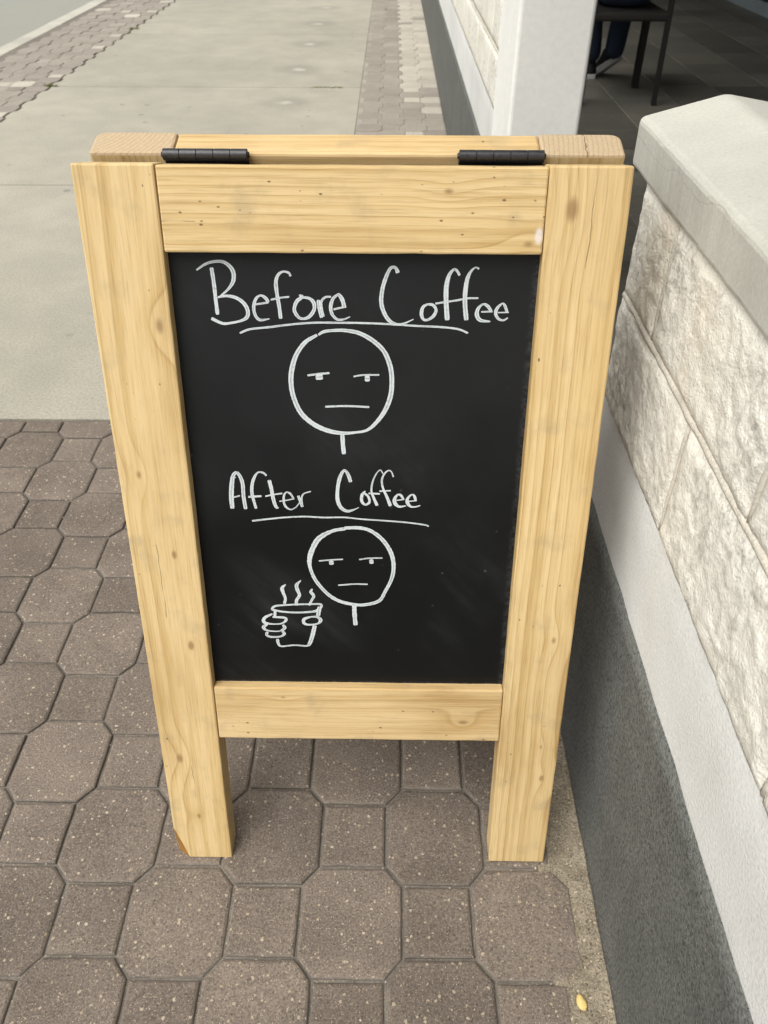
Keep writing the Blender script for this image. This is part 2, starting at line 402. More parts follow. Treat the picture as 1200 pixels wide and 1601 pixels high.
# ------------------------------------------------------------------ ground, road, kerb
def sheet(name, x0, x1, y0, y1, z, mat, kind='structure'):
    o = mesh_obj(name, [(x0,y0,z),(x1,y0,z),(x1,y1,z),(x0,y1,z)], [(0,1,2,3)], mat)
    return tag(o, kind=kind)
sheet('ground', -400, 400, -400, 400, -0.16, EARTH)
sheet('road', -60, -3.19, -200, 300, -0.125, ASPHALT)

kerb = empty('kerb'); tag(kerb, kind='structure')
for i in range(24):
    y0 = -6.0 + i*1.2
    box('kerb_stone', -3.19, -3.045, y0 + 0.003, y0 + 1.197, -0.17, rng.uniform(-0.004, 0.002), KERB, kerb, 0.012)

# ------------------------------------------------------------------ paver fields (octagon and square blocks)
PX, PRW = 0.2585, 0.1325            # block period across, row pitch
OX, OY = -0.0525, 0.4970             # one octagon's centre
GAP = 0.0045
def clip(poly, axis, lim, sign):
    out = []
    for i in range(len(poly)):
        a, b = poly[i], poly[(i+1) % len(poly)]
        ia = sign*(a[axis]-lim) <= 0; ib = sign*(b[axis]-lim) <= 0
        if ia: out.append(a)
        if ia != ib:
            t = (lim-a[axis])/(b[axis]-a[axis])
            out.append((a[0]+(b[0]-a[0])*t, a[1]+(b[1]-a[1])*t))
    return out
def inset(poly, d):
    n = len(poly); out = []
    for i in range(n):
        p0 = Vector(poly[i-1]); p1 = Vector(poly[i]); p2 = Vector(poly[(i+1) % n])
        e1 = (p1-p0).normalized(); e2 = (p2-p1).normalized()
        n1 = Vector((-e1.y, e1.x)); n2 = Vector((-e2.y, e2.x))
        k = 1.0 + n1.dot(n2)
        q = p1 + (n1+n2)*(d/max(k, 0.3))
        out.append((q.x, q.y))
    return out
def oct_poly(cx, cy):
    W = 0.1545; b = PX - W; H = 2*PRW - b*1.0
    hx, hy = W/2, H/2; c = (W-b)/2; cyy = (H-b)/2
    return [(cx-hx+c,cy-hy),(cx+hx-c,cy-hy),(cx+hx,cy-hy+cyy),(cx+hx,cy+hy-cyy),(cx+hx-c,cy+hy),(cx-hx+c,cy+hy),(cx-hx,cy+hy-cyy),(cx-hx,cy-hy+cyy)]
def sq_poly(cx, cy):
    b = (PX - 0.1545)/2
    return [(cx-b,cy-b),(cx+b,cy-b),(cx+b,cy+b),(cx-b,cy+b)]
def ragged(poly, seed, amp=0.0009):
    out = []
    for i in range(len(poly)):
        a, b = Vector(poly[i]), Vector(poly[(i+1) % len(poly)])
        m = max(2, int((b-a).length/0.018))
        nrm = Vector(((b-a).y, -(b-a).x)).normalized()
        for t in range(m):
            q = a+(b-a)*t/m
            n = noise.noise(Vector((q.x*60+seed*13.1, q.y*60, seed*3.7)))
            chip = -0.0016*max(0.0, noise.noise(Vector((q.x*45, q.y*45+seed*7.7, 9.0)))-0.35)*3
            q = q + nrm*(amp*n+chip)
            out.append((q.x, q.y))
    return out
def paver_mesh(poly, z=0.0, bev=0.0046, drop=0.0034, jit=0.0, seed=0):
    """block with a two-step rounded arris"""
    p0 = inset(poly, GAP/2); p1 = inset(poly, GAP/2 + bev*0.35); p2 = inset(poly, GAP/2 + bev)
    n = len(p0); vs = []
    for ring, zz in ((p0, z-0.045), (p0, z-drop), (p1, z-drop*0.38), (p2, z)):
        vs += [(x, y, zz) for x, y in ring]
    fs = []
    for k in range(3):
        for i in range(n):
            j = (i+1) % n
            fs.append((k*n+i, k*n+j, (k+1)*n+j, (k+1)*n+i))
    fs.append(tuple(range(3*n, 4*n)))
    return vs, fs
def edge_mat(o):
    if o.data.materials[0] is not PAVER: return
    o.data.materials.append(PAVER_EDGE)
    for pl in o.data.polygons:
        if pl.normal.z < 0.9: pl.material_index = 1
def area(poly):
    return 0.5*abs(sum(poly[i-1][0]*poly[i][1]-poly[i][0]*poly[i-1][1] for i in range(len(poly))))
def cells(x0, x1, y0, y1, OX, OY):
    r0 = math.floor((y0-OY)/PRW) - 1; r1 = math.ceil((y1-OY)/PRW) + 1
    for r in range(r0, r1+1):
        off = 0.0 if r % 2 == 0 else PX/2
        k0 = math.floor((x0-OX-off)/PX) - 1; k1 = math.ceil((x1-OX-off)/PX) + 1
        for k in range(k0, k1+1):
            cx = OX + off + k*PX; cy = OY + r*PRW
            yield 'octagon', cx, cy, oct_poly(cx, cy)
            yield 'square', cx + PX/2, cy, sq_poly(cx + PX/2, cy)
def put_pavers(parent, x0, x1, y0, y1, mat_fn, inview, zj=0.0015, ox=OX, oy=OY, xmax=9.0):
    """blocks whose centre lies in the field; whole ragged edge in x, cut straight in y. inview() -> separate object, else joined"""
    extra_v, extra_f = [], []
    cache = {}
    for kind, cx, cy, poly in cells(x0, x1, y0, y1, ox, oy):
        if not (x0 < cx < x1): continue
        whole = True
        q = clip(clip(clip(poly, 1, y1, 1), 1, y0, -1), 0, xmax, 1)
        if len(q) < 3 or area(q) < 0.0009: continue
        if abs(area(q)-area(poly)) > 1e-6: whole = False
        if min(v[1] for v in q) >= y1 or max(v[1] for v in q) <= y0: continue
        z = rng.uniform(-zj, zj)
        tilt = (rng.gauss(0, 0.004), rng.gauss(0, 0.004), rng.gauss(0, 0.006))
        if inview(cx, cy):
            loc = (cx, cy, z)
            if whole:
                kind0 = kind; kind = kind + str(rng.randrange(7)) if mat_fn(cx, cy) is PAVER else kind
                if kind not in cache:
                    lp = [(a-cx, b-cy) for a, b in poly]
                    vs, fs = paver_mesh(ragged(lp, len(cache)+1) if kind != kind0 else lp)
                    o = mesh_obj(kind0 + '_paver', vs, fs, mat_fn(cx, cy), parent, loc=loc); cache[kind] = o; edge_mat(o)
                else:
                    o = bpy.data.objects.new(kind0 + '_paver', cache[kind].data); o.location = loc; link(o, parent)
                    o.material_slots[0].link = 'OBJECT'; o.material_slots[0].material = mat_fn(cx, cy)
            else:
                vs, fs = paver_mesh([(a-cx, b-cy) for a, b in q])
                o = mesh_obj(kind + '_paver', vs, fs, mat_fn(cx, cy), parent, loc=loc); edge_mat(o)
            o.rotation_euler = tilt
        else:
            vs, fs = paver_mesh(q, z)
            b = len(extra_v); extra_v += vs; extra_f += [tuple(i+b for i in f) for f in fs]
    if extra_f:
        e = mesh_obj('outer_pavers', extra_v, extra_f, mat_fn(x0, y0), parent); tag(e, kind='stuff')

WALL_X = 0.3147
SLAB_Y = 1.826
def bed(name, x0, x1, y0, y1, z, mat):
    vs, fs = [], []
    o = box(name, x0, x1, y0, y1, -0.17, z, mat); tag(o, kind='structure'); return o
near = bed('paved_forecourt', -2.3298, WALL_X + 0.02, -2.0, SLAB_Y, -0.0062, SAND)
put_pavers(near, -2.22, 0.25, -1.2, SLAB_Y - 0.004, lambda x, y: PAVER, lambda x, y: -1.35 < x and 0.22 < y)

# mortar haunching between the last blocks and the wall
def mortar_strip():
    nx, ny = 8, 220
    y0, y1 = -1.2, SLAB_Y
    vs, fs = [], []
    for j in range(ny+1):
        y = y0 + (y1-y0)*j/ny
        row_phase = ((y - OY)/PRW + 0.5) % 2.0
        for i in range(nx+1):
            x = 0.236 + (WALL_X + 0.012 - 0.236)*i/nx
            n = noise.fractal(Vector((x*22, y*22, 1.3)), 1.0, 2.0, 4)
            z = -0.0030 + 0.0030*n + 0.006*max(0.0, (x-0.285)/0.03)
            vs.append((x, y, max(-0.0056, min(z, 0.004))))
    for j in range(ny):
        for i in range(nx):
            a = j*(nx+1)+i
            fs.append((a, a+1, a+nx+2, a+nx+1))
    o = mesh_obj('mortar_fillet', vs, fs, MORTAR_BED, near, True)
    return o
mortar_strip()

# concrete slabs
slabs = bed('concrete_pavement', -2.33, -0.2052, SLAB_Y, 40.0, -0.014, SAND)
yj = [SLAB_Y, 3.83, 5.862, 7.85, 9.85, 11.85, 13.85, 15.85, 17.85, 19.85, 23.85, 27.85, 33.85, 39.9]
def zig(y):
    """street edge of the concrete, cast against the zigzag of the octagon blocks"""
    b2 = (PX-0.1545)/2; hx = 0.1545/2; hy = (2*PRW-2*b2)/2
    t = ((y-OY+PRW) % (2*PRW)) - PRW
    k = min(1.0, max(0.0, (hy-abs(t))/(hy-b2)))
    return VERGE_C + 0.015 + b2 + (hx-b2)*k
VERGE_C = OX - 18*PX/2
for a, b in zip(yj[:-1], yj[1:]):
    n = int((b-a)/0.022)
    ys_ = [a+0.004+(b-a-0.008)*i/n for i in range(n+1)]
    lf = [(zig(y), y) for y in ys_]
    vs, fs = [], []
    for x, y in lf:
        vs += [(x, y, -0.10), (x, y, -0.004), (x+0.004, y, 0.0), (-0.2095, y, 0.0), (-0.2055, y, -0.004), (-0.2055, y, -0.10)]
    for i in range(n):
        for k in range(5): fs.append((6*i+k, 6*i+k+1, 6*i+k+7, 6*i+k+6))
    fs += [tuple(range(5, -1, -1)), tuple(6*n+k for k in range(6))]
    bm = bmesh.new(); vv = [bm.verts.new(v) for v in vs]
    for f in fs: bm.faces.new([vv[i] for i in f])
    bmesh.ops.recalc_face_normals(bm, faces=bm.faces)
    bm_obj('concrete_slab', bm, SLAB, slabs)

# paver strip along the wall, partly relaid with paler blocks
strip = bed('paver_strip_beside_wall', -0.205, WALL_X + 0.02, SLAB_Y, 40.0, -0.0045, SAND_PALE)
def strip_mat(x, y):
    h = noise.noise(Vector((x*3.1, y*1.7, 4.2)))
    if x > 0.03 and (y > 5.9 or rng.random() < 0.3): return PAVER_LIGHT if rng.random() < 0.94 else PAVER_FAR
    return PAVER_FAR if rng.random() < 0.98 else PAVER_LIGHT
put_pavers(strip, -0.185, 0.285, SLAB_Y + 0.004, 40.0, strip_mat, lambda x, y: 4.2 < y < 10.6, ox=0.0018, xmax=WALL_X-0.004)

# paver strip along the kerb
verge = bed('paver_strip_beside_kerb', -3.0448, -2.3302, -6.0, 40.0, -0.009, SAND)
def verge_mat(x, y):
    if 5.86 < y < 6.0 and x < -2.4: return PAVER_LIGHT
    return PAVER_LIGHT if rng.random() < 0.06 else PAVER_FAR
put_pavers(verge, -2.99, -2.36, 1.0, 40.0, verge_mat, lambda x, y: 4.9 < y < 10.9, zj=0.003)

# ------------------------------------------------------------------ low stone walls
Z_GREY, Z_WHITE, Z_JOINT, Z_CAP = 0.443, 0.600, 0.755, 0.903
WALL_B = 0.492                        # patio face of the wall
def face_strip(name, ya, yb, z0, z1, x, mat, parent, step, edge_top=0.0, edge_bot=0.0, rough_amp=0.0015, nz=8, cove=0.0, seed=0.0):
    """a thin slab of render on the street side of the wall, its face trowelled uneven, its painted edges wavering"""
    ny = max(2, int((yb-ya)/step)); vs, fs = [], []
    for j in range(ny+1):
        y = ya + (yb-ya)*j/ny
        et = edge_top*noise.fractal(Vector((y*9.0, seed, 2.0)), 1.0, 2.0, 3)
        eb = edge_bot*noise.fractal(Vector((y*9.0, seed, 7.0)), 1.0, 2.0, 3)
        vs.append((x+0.03, y, z0+eb))
        for i in range(nz+1):
            f = i/nz
            z = (z0+eb) + ((z1+et)-(z0+eb))*f
            n = rough_amp*noise.fractal(Vector((y*14.0, z*14.0, seed)), 1.0, 2.0, 4)
            c = -cove*max(0.0, 1.0-(z-z0)/0.10)**1.6
            u = max(0.0, (f-0.72)/0.28) if name == 'white_band' else 0.0
            vs.append((x+n+c+0.0045*u*u, y, z))
        vs.append((x+0.03, y, z1+et))
    w = nz+3
    for j in range(ny):
        for i in range(w-1):
            a = j*w+i
            fs.append((a, a+1, a+w+1, a+w))
    return mesh_obj(name, vs, fs, mat, parent, True)

def stone_block(ya, yb, z0, z1, parent, cell, seed):
    """split-faced block: pillowed, pitted face on the street side"""
    ny = max(4, int((yb-ya)/cell)); nz = max(4, int((z1-z0)/cell)); vs, fs = [], []
    for j in range(ny+1):
        for i in range(nz+1):
            fy, fz = j/ny, i/nz
            y = ya+(yb-ya)*fy; z = z0+(z1-z0)*fz
            e = min((y-ya), (yb-y), (z-z0), (z1-z))
            k = min(1.0, max(0.0, e/0.012)); k = k*k*(3-2*k)
            n = 0.0018*noise.fractal(Vector((y*11, z*11, seed)), 1.0, 2.0, 5)
            n += 0.0018*noise.fractal(Vector((y*55, z*55, seed+3)), 0.8, 2.1, 4)
            rg = noise.noise(Vector((y*24, z*24, seed+9)))
            n -= 0.003*max(0.0, 1.0-abs(rg)*5.0)*max(0.0, noise.noise(Vector((y*5, z*5, seed+5)))+0.25)
            x = WALL_X + 0.0020 - 0.0036*k + n*(0.45+0.55*k)
            jy = 0.002*noise.noise(Vector((z*40, y*9, seed))) if j in (0, ny) else 0.0
            jz = 0.002*noise.noise(Vector((y*40, z*9, seed+1))) if i in (0, nz) else 0.0
            vs.append((x, y+jy, z+jz))
    w = nz+1
    for j in range(ny):
        for i in range(nz):
            a = j*w+i
            fs.append((a, a+1, a+w+1, a+w))
    # returns into the wall
    edge = [j*w for j in range(ny+1)] + [ny*w+i for i in range(1, nz+1)] + [j*w+nz for j in range(ny-1, -1, -1)] + [i for i in range(nz-1, 0, -1)]
    base = len(vs)
    for a in edge: vs.append((WALL_X+0.05, vs[a][1], vs[a][2]))
    m = len(edge)
    for q in range(m):
        fs.append((edge[q], edge[(q+1) % m], base+(q+1) % m, base+q))
    return mesh_obj('stone_block', vs, fs, STONE, parent, True)

def stone_wall(name, ya, yb, joints1, joints2, step, cell, label, end_over, cap_cuts):
    root = empty(name, (0, 0, 0)); tag(root, label, 'wall')
    box('core', WALL_X+0.0075, WALL_B, ya, yb, -0.1, Z_CAP+0.002, POINTING, root)
    face_strip('grey_plinth', ya, yb+0.002, -0.02, Z_GREY, WALL_X, GREY, root, step, edge_top=0.0012, nz=12, cove=0.004, rough_amp=0.0010, seed=1.1)
    face_strip('white_band', ya, yb+0.002, Z_GREY-0.012, Z_WHITE+0.006, WALL_X+0.0012, WHITE, root, step, edge_top=0.004, nz=12, rough_amp=0.0012, seed=5.1)
    k = 0
    for z0, z1, js in ((Z_WHITE+0.001, Z_JOINT-0.0045, joints2), (Z_JOINT+0.0045, Z_CAP-0.002, joints1)):
        for a, b in zip(js[:-1], js[1:]):
            k += 1
            stone_block(a+0.0035, b-0.0035, z0, z1, root, cell, 10.0+k*3.7)
    # raised ribbon pointing
    def bead(name, pts, r):
        bm = bmesh.new(); q = []
        for i in range(len(pts)-1):
            a, c = Vector(pts[i]), Vector(pts[i+1]); m = max(1, int((c-a).length/(step*1.2)))
            q += [a+(c-a)*t/m for t in range(m)]
        q.append(Vector(pts[-1]))
        q = [v+Vector((0.0012*noise.noise(v*30), 0.0016*noise.noise(v*21+Vector((3,1,2))), 0.0016*noise.noise(v*21+Vector((7,5,2))))) for v in q]
        bm_tube(bm, q, [r*(1+0.25*noise.noise(v*40)) for v in q], 8)
        bm_obj(name, bm, POINTING, root, True)
    bead('mortar_joint', [(WALL_X+0.0050, ya+0.01, Z_JOINT), (WALL_X+0.0050, yb-0.008, Z_JOINT)], 0.0062)
    for z0, z1, js in ((Z_WHITE, Z_JOINT, joints2), (Z_JOINT, Z_CAP-0.003, joints1)):
        for y in js[1:-1]: bead('mortar_joint', [(WALL_X+0.0064, y, z0+0.004), (WALL_X+0.0064, y+0.004, z1-0.006)], 0.0060)
    # saddleback coping
    prof = [(WALL_X-0.006, Z_CAP), (WALL_X-0.006, Z_CAP+0.0585), (0.407, 0.9875), (0.505, 0.972), (0.505, Z_CAP)]
    for a, b in zip(cap_cuts[:-1], cap_cuts[1:]):
        bm = bmesh.new(); rings = []
        ny = max(2, int((b-a)/step))
        for j in range(ny+1):
            y = a+(b-a)*j/ny
            rings.append([bm.verts.new((x, y, z)) for x, z in prof])
        for j in range(ny):
            for i in range(5):
                bm.faces.new((rings[j][i], rings[j+1][i], rings[j+1][(i+1) % 5], rings[j][(i+1) % 5]))
        bm.faces.new(rings[0]); bm.faces.new(rings[-1][::-1])
        bmesh.ops.recalc_face_normals(bm, faces=bm.faces)
        es = [e for e in bm.edges if len(e.link_faces) == 2 and e.link_faces[0].normal.angle(e.link_faces[1].normal) > 0.15]
        bmesh.ops.bevel(bm, geom=es, offset=0.007, segments=3, profile=0.5, affect='EDGES')
        for v in bm.verts:
            n = noise.fractal(v.co*26.0, 1.0, 2.0, 4)*0.0016
            v.co.x += n; v.co.z += 0.6*noise.noise(v.co*17.0)*0.0018
        o = bm_obj('coping_slab', bm, COPING, root, False)
    return root

nw = stone_wall('low_stone_wall', -1.0, 1.013, [-1.0,-0.82,-0.485,-0.148,0.19,0.526,0.862,1.008], [-1.0,-0.65,-0.318,0.018,0.354,0.692,1.008], 0.012, 0.0042,
           'low cream stone wall with grey plinth and concrete coping right beside the chalkboard sign', 0.05, [-1.0, 1.064])
j1 = [2.63]; j2 = [2.63]
while j1[-1] < 13.9: j1.append(round(j1[-1] + (0.20 if len(j1) == 1 else 0.337), 3))
while j2[-1] < 13.9: j2.append(round(j2[-1] + 0.337, 3))
j1[-1] = j2[-1] = 14.1
fw = stone_wall('low_stone_wall', 2.625, 14.1, j1, j2, 0.08, 0.018,
           'low cream stone wall running off into the distance beyond the white pillar', 0.0, [2.66, 5.0, 7.4, 9.8, 12.2, 14.1])

# white pillar
pil = empty('white_pillar', (0.4, 2.44, 0)); tag(pil, 'white painted square pillar standing behind the sign at the patio opening', 'pillar')
def pillar_mesh():
    bm = bmesh.new()
    bm_box(bm, WALL_X-0.004-0.4, 0.500-0.4, 2.256-2.44, 2.622-2.44, -0.05, 3.02, 0.010, 3)
    return bm_obj('shaft', bm, PILLAR_W, pil)
pillar_mesh()
bm = bmesh.new(); bm_box(bm, WALL_X-0.008-0.4, 0.504-0.4, 2.252-2.44, 2.6235-2.44, -0.05, Z_GREY-0.004, 0.003, 2); bm_obj('plinth', bm, GREY, pil)

# ------------------------------------------------------------------ patio
patio = box('patio_floor', WALL_X+0.02, 3.60, -1.2, 13.0, -0.15, -0.004, GROUT); tag(patio, kind='structure')
TW = 0.372
tile_me = None
xs = [1.42 + TW*k for k in range(-3, 6)]
ys = [5.567 + TW*k for k in range(-15, 16)]
for ix, x in enumerate(xs):
    xa = max(x, WALL_X+0.024); xb = min(x+TW, 3.598)
    if xb - xa < 0.05: continue
    for y in ys:
        cx, cy, w, d = (xa+xb)/2, y+TW/2, (xb-xa)/2-0.0025, TW/2-0.0025
        if abs(xb-xa-TW) < 1e-4 and tile_me:
            o = bpy.data.objects.new('floor_tile', tile_me); o.location = (cx, cy, 0); link(o, patio)
        else:
            v = [(-w,-d,-0.02),(w,-d,-0.02),(w,d,-0.02),(-w,d,-0.02),(-w,-d,-0.0015),(w,-d,-0.0015),(w,d,-0.0015),(-w,d,-0.0015),(-w+.002,-d+.002,0),(w-.002,-d+.002,0),(w-.002,d-.002,0),(-w+.002,d-.002,0)]
            f = [(0,1,5,4),(1,2,6,5),(2,3,7,6),(3,0,4,7),(4,5,9,8),(5,6,10,9),(6,7,11,10),(7,4,8,11),(8,9,10,11)]
            o = mesh_obj('floor_tile', v, f, TILE, patio, loc=(cx, cy, 0))
            if abs(xb-xa-TW) < 1e-4: tile_me = o.data

shop = empty('shop_building', (3.6, 5, 0)); tag(shop, 'dark shop front with a blue grey skirting at the back of the patio', 'building')
def spart(name, *a, mat, bevel=0.0):
    o = box(name, *a, mat, None, bevel); o.parent = shop; o.matrix_parent_inverse = Matrix.Translation((-3.6, -5, 0)); return o
spart('shop_front', 3.62, 3.9, -4.0, 13.4, 0.0, 3.02, mat=SHOP)
spart('skirting', 3.585, 3.622, -4.0, 13.0, -0.01, 0.105, mat=SKIRT, bevel=0.004)
spart('end_wall', 0.52, 3.62, 13.0, 13.3, -0.1, 3.02, mat=SHOP)
spart('unseen_roof', ROOF_X, 6.0, -4.5, 15.0, 3.02, 3.22, mat=SOFFIT)  # unseen roof added to darken the patio, drawn back to brighten the coping

# ------------------------------------------------------------------ chair and seated person on the patio
def chair():
    c = empty('patio_chair', (1.41, 5.64, 0)); tag(c, 'black metal chair on the dark tiled patio with a person sitting on it', 'chair')
    def L(p): return Vector(p) - Vector((1.41, 5.64, 0))
    def tube(name, pts, r, n=10):
        bm = bmesh.new(); bm_tube(bm, [L(p) for p in pts], r, n); return bm_obj(name, bm, CHAIR, c, True)
    def bar(name, p0, p1, wx, wy):
        bm = bmesh.new(); p0 = L(p0); p1 = L(p1)
        a = [bm.verts.new(p0+Vector((sx*wx, sy*wy, 0))) for sx, sy in ((-1,-1),(1,-1),(1,1),(-1,1))]
        b = [bm.verts.new(p1+Vector((sx*wx, sy*wy, 0))) for sx, sy in ((-1,-1),(1,-1),(1,1),(-1,1))]
        bm.faces.new(a[::-1]); bm.faces.new(b)
        for i in range(4): bm.faces.new((a[i], a[(i+1)%4], b[(i+1)%4], b[i]))
        bmesh.ops.bevel(bm, geom=list(bm.edges), offset=0.004, segments=2, affect='EDGES')
        return bm_obj(name, bm, CHAIR, c)
    bar('rear_leg', (1.636,5.40,0.0), (1.622,5.42,0.93), 0.015, 0.014)
    bar('rear_leg', (1.178,5.40,0.0), (1.192,5.42,0.93), 0.015, 0.014)
    bar('front_leg', (1.632,5.880,0.0), (1.625,5.86,0.47), 0.022, 0.020)
    bar('front_leg', (1.182,5.880,0.0), (1.189,5.86,0.47), 0.022, 0.020)
    bm = bmesh.new(); bm_box(bm, -0.225, 0.228, -0.245, 0.25, 0.448, 0.492, 0.012, 3); bm_obj('seat', bm, CHAIR, c)
    for z in (0.915, 0.80, 0.71): 
        bm = bmesh.new(); bm_box(bm, -0.225, 0.225, -0.232, -0.212, z-0.022, z+0.022, 0.006, 2); bm_obj('back_slat', bm, CHAIR, c)
    return c
chair()

def skin_mesh(name, nodes, edges, mat, parent, root=0, sub=2):
    me = bpy.data.meshes.new(name)
    me.from_pydata([n[0] for n in nodes], edges, [])
    o = bpy.data.objects.new(name, me); me.materials.append(mat); link(o, parent)
    sk = o.modifiers.new('skin', 'SKIN'); sk.use_smooth_shade = True
    if not me.skin_vertices:
        me.attributes.new
    for i, n in enumerate(nodes):
        r = n[1]; me.skin_vertices[0].data[i].radius = (r, r) if not isinstance(r, tuple) else r
    me.skin_vertices[0].data[root].use_root = True
    ss = o.modifiers.new('subdivision', 'SUBSURF'); ss.levels = sub; ss.render_levels = sub
    return o

def person():
    p = empty('person', (1.41, 5.64, 0)); tag(p, 'person in dark jeans and black shoes with white soles sitting on the patio chair', 'person')
    N = []; E = []
    def nd(x, y, z, r, prev=None):
        N.append(((x, y, z), r))
        if prev is not None: E.append((prev, len(N)-1))
        return len(N)-1
    pel = nd(0, -0.06, 0.60, (0.145,0.105))
    be = nd(0, -0.075, 0.74, (0.125,0.095), pel); ch = nd(0, -0.07, 0.95, (0.15,0.105), be); ub = nd(0, -0.05, 1.06, (0.11,0.08), ch)
    nk = nd(0, -0.03, 1.15, 0.052, ub); hb = nd(0, -0.01, 1.23, 0.075, nk); hm = nd(0, 0.005, 1.31, 0.092, hb); ht = nd(0, 0.0, 1.385, 0.068, hm)
    for s in (-1, 1):
        hip = nd(s*0.09, -0.02, 0.585, 0.088, pel); th = nd(s*0.11, 0.18, 0.585, 0.078, hip)
        kn = nd(s*0.115 + (0.02 if s > 0 else -0.01), 0.40, 0.565, 0.058, th)
        ax = 0.115 if s > 0 else -0.03
        ca = nd((s*0.115+ax)/2, 0.47, 0.36, 0.055, kn); an = nd(ax, 0.53, 0.115 if s > 0 else 0.09, 0.036, ca)
        sh = nd(s*0.17, -0.05, 1.055, 0.055, ub); el = nd(s*0.215, 0.02, 0.79, 0.042, sh); wr = nd(s*0.13, 0.24, 0.70, 0.028, el)
        pm = nd(s*0.105, 0.31, 0.685, (0.040,0.018), wr)
    body = skin_mesh('body', N, E, SKIN, p)
    for s in (-1, 1):                                     # fingers resting on the thighs
        for k in range(5):
            FN = []; FE = []
            if k < 4:
                bx = s*0.105 + (k-1.5)*0.020
                ln = (0.070, 0.080, 0.076, 0.060)[k]
                for t, (dy, dz) in enumerate(((0,0),(0.45,0.004),(0.8,-0.008),(1.0,-0.022))): FN.append(((bx, 0.325+ln*dy, 0.683+dz), 0.009-0.0008*t))
            else:
                for t, (dx, dy, dz) in enumerate(((-0.02,-0.02,0),(-0.045,0.0,-0.004),(-0.055,0.028,-0.012))): FN.append(((s*0.105+s*dx, 0.305+dy, 0.685+dz), 0.010-0.001*t))
            FE = [(i, i+1) for i in range(len(FN)-1)]
            skin_mesh('finger', FN, FE, SKIN, p, 0, 1)
    # jeans
    N = []; E = []
    pel = nd(0, -0.055, 0.62, (0.185,0.125)); nd(0, -0.06, 0.74, (0.165,0.115), pel)
    for s in (-1, 1):
        hip = nd(s*0.095, -0.01, 0.595, 0.105, pel); th = nd(s*0.115, 0.18, 0.592, 0.093, hip)
        kn = nd(s*0.115 + (0.02 if s > 0 else -0.01), 0.41, 0.565, 0.076, th)
        ax = 0.115 if s > 0 else -0.03
        ca = nd((s*0.115+ax)/2, 0.475, 0.36, 0.073, kn); nd(ax, 0.53, 0.115 if s > 0 else 0.09, 0.072, ca)
    skin_mesh('jeans', N, E, DENIM, p)
    # shirt
    N = []; E = []
    b0 = nd(0, -0.07, 0.70, (0.178,0.128)); c0 = nd(0, -0.072, 0.84, (0.165,0.118), b0); c1 = nd(0, -0.07, 0.97, (0.172,0.12), c0); c2 = nd(0, -0.05, 1.07, (0.12,0.085), c1)
    for s in (-1, 1):
        sh = nd(s*0.175, -0.05, 1.055, 0.068, c2); nd(s*0.205, 0.0, 0.86, 0.058, sh)
    skin_mesh('shirt', N, E, SHIRT, p)
    # hair cap
    bm = bmesh.new(); bmesh.ops.create_uvsphere(bm, u_segments=20, v_segments=12, radius=1.0)
    bmesh.ops.delete(bm, geom=[v for v in bm.verts if v.co.z < -0.35 or (v.co.y > 0.55 and v.co.z < 0.35)], context='VERTS')
    for v in bm.verts: v.co = Vector((v.co.x*0.098, v.co.y*0.112-0.006, v.co.z*0.112+1.335)) + Vector((0,0,0.004*noise.noise(v.co*9)))
    bm_obj('hair', bm, HAIR, p, True)
    # face
    for s in (-1, 1):
        bm = bmesh.new(); bmesh.ops.create_uvsphere(bm, u_segments=10, v_segments=8, radius=0.011, matrix=Matrix.Translation((s*0.032, 0.085, 1.325))); bm_obj('eye', bm, SOLE, p, True)
        bm = bmesh.new(); bmesh.ops.create_uvsphere(bm, u_segments=10, v_segments=8, radius=1.0, matrix=Matrix.Translation((s*0.092, -0.005, 1.315)) @ Matrix.Diagonal((0.010,0.018,0.030,1))); bm_obj('ear', bm, SKIN, p, True)
    bm = bmesh.new(); bm_tube(bm, [(0,0.088,1.335),(0,0.103,1.305),(0,0.108,1.288),(0,0.092,1.280)], [0.006,0.010,0.013,0.008], 8); bm_obj('nose', bm, SKIN, p, True)
    bm = bmesh.new(); bm_tube(bm, [(-0.022,0.080,1.252),(0,0.089,1.250),(0.022,0.080,1.252)], [0.003,0.006,0.003], 8); bm_obj('mouth', bm, flat_mat('lips', (0.32,0.12,0.10), 0.5), p, True)
    # shoes, the right heel lifted
    def shoe(ax, ay, az, yaw, pitch):
        s = empty('shoe', (ax, ay, az), p); s.rotation_euler = (pitch, 0, yaw)
        out = [(-0.030,-0.075),(0.030,-0.075),(0.038,-0.03),(0.036,0.03),(0.046,0.10),(0.040,0.165),(0.015,0.195),(-0.02,0.19),(-0.040,0.155),(-0.042,0.10),(-0.034,0.03),(-0.037,-0.03)]
        bm = bmesh.new(); n = len(out)
        a = [bm.verts.new((x*1.05, y*1.03, 0.0)) for x, y in out]; b = [bm.verts.new((x*1.05, y*1.03, 0.038)) for x, y in out]
        bm.faces.new(a[::-1]); bm.faces.new(b)
        for i in range(n): bm.faces.new((a[i], a[(i+1)%n], b[(i+1)%n], b[i]))
        bmesh.ops.bevel(bm, geom=list(bm.edges), offset=0.004, segments=2, affect='EDGES')
        bm_obj('sole', bm, SOLE, s)
        bm = bmesh.new(); rings = []
        for hz, kx, y0, y1 in ((0.030,1.0,-0.075,0.195),(0.055,1.0,-0.077,0.190),(0.075,0.9,-0.074,0.13),(0.098,0.78,-0.068,0.055),(0.115,0.74,-0.064,0.035)):
            rings.append([bm.verts.new((x*kx, y0+(y+0.075)/0.27*(y1-y0), hz - (0.012 if y > 0.12 and hz > 0.04 else 0))) for x, y in out])
        for q in range(len(rings)-1):
            for i in range(n): bm.faces.new((rings[q][i], rings[q][(i+1)%n], rings[q+1][(i+1)%n], rings[q+1][i]))
        bm.faces.new(rings[-1])
        bm_obj('upper', bm, SHOE, s, True)
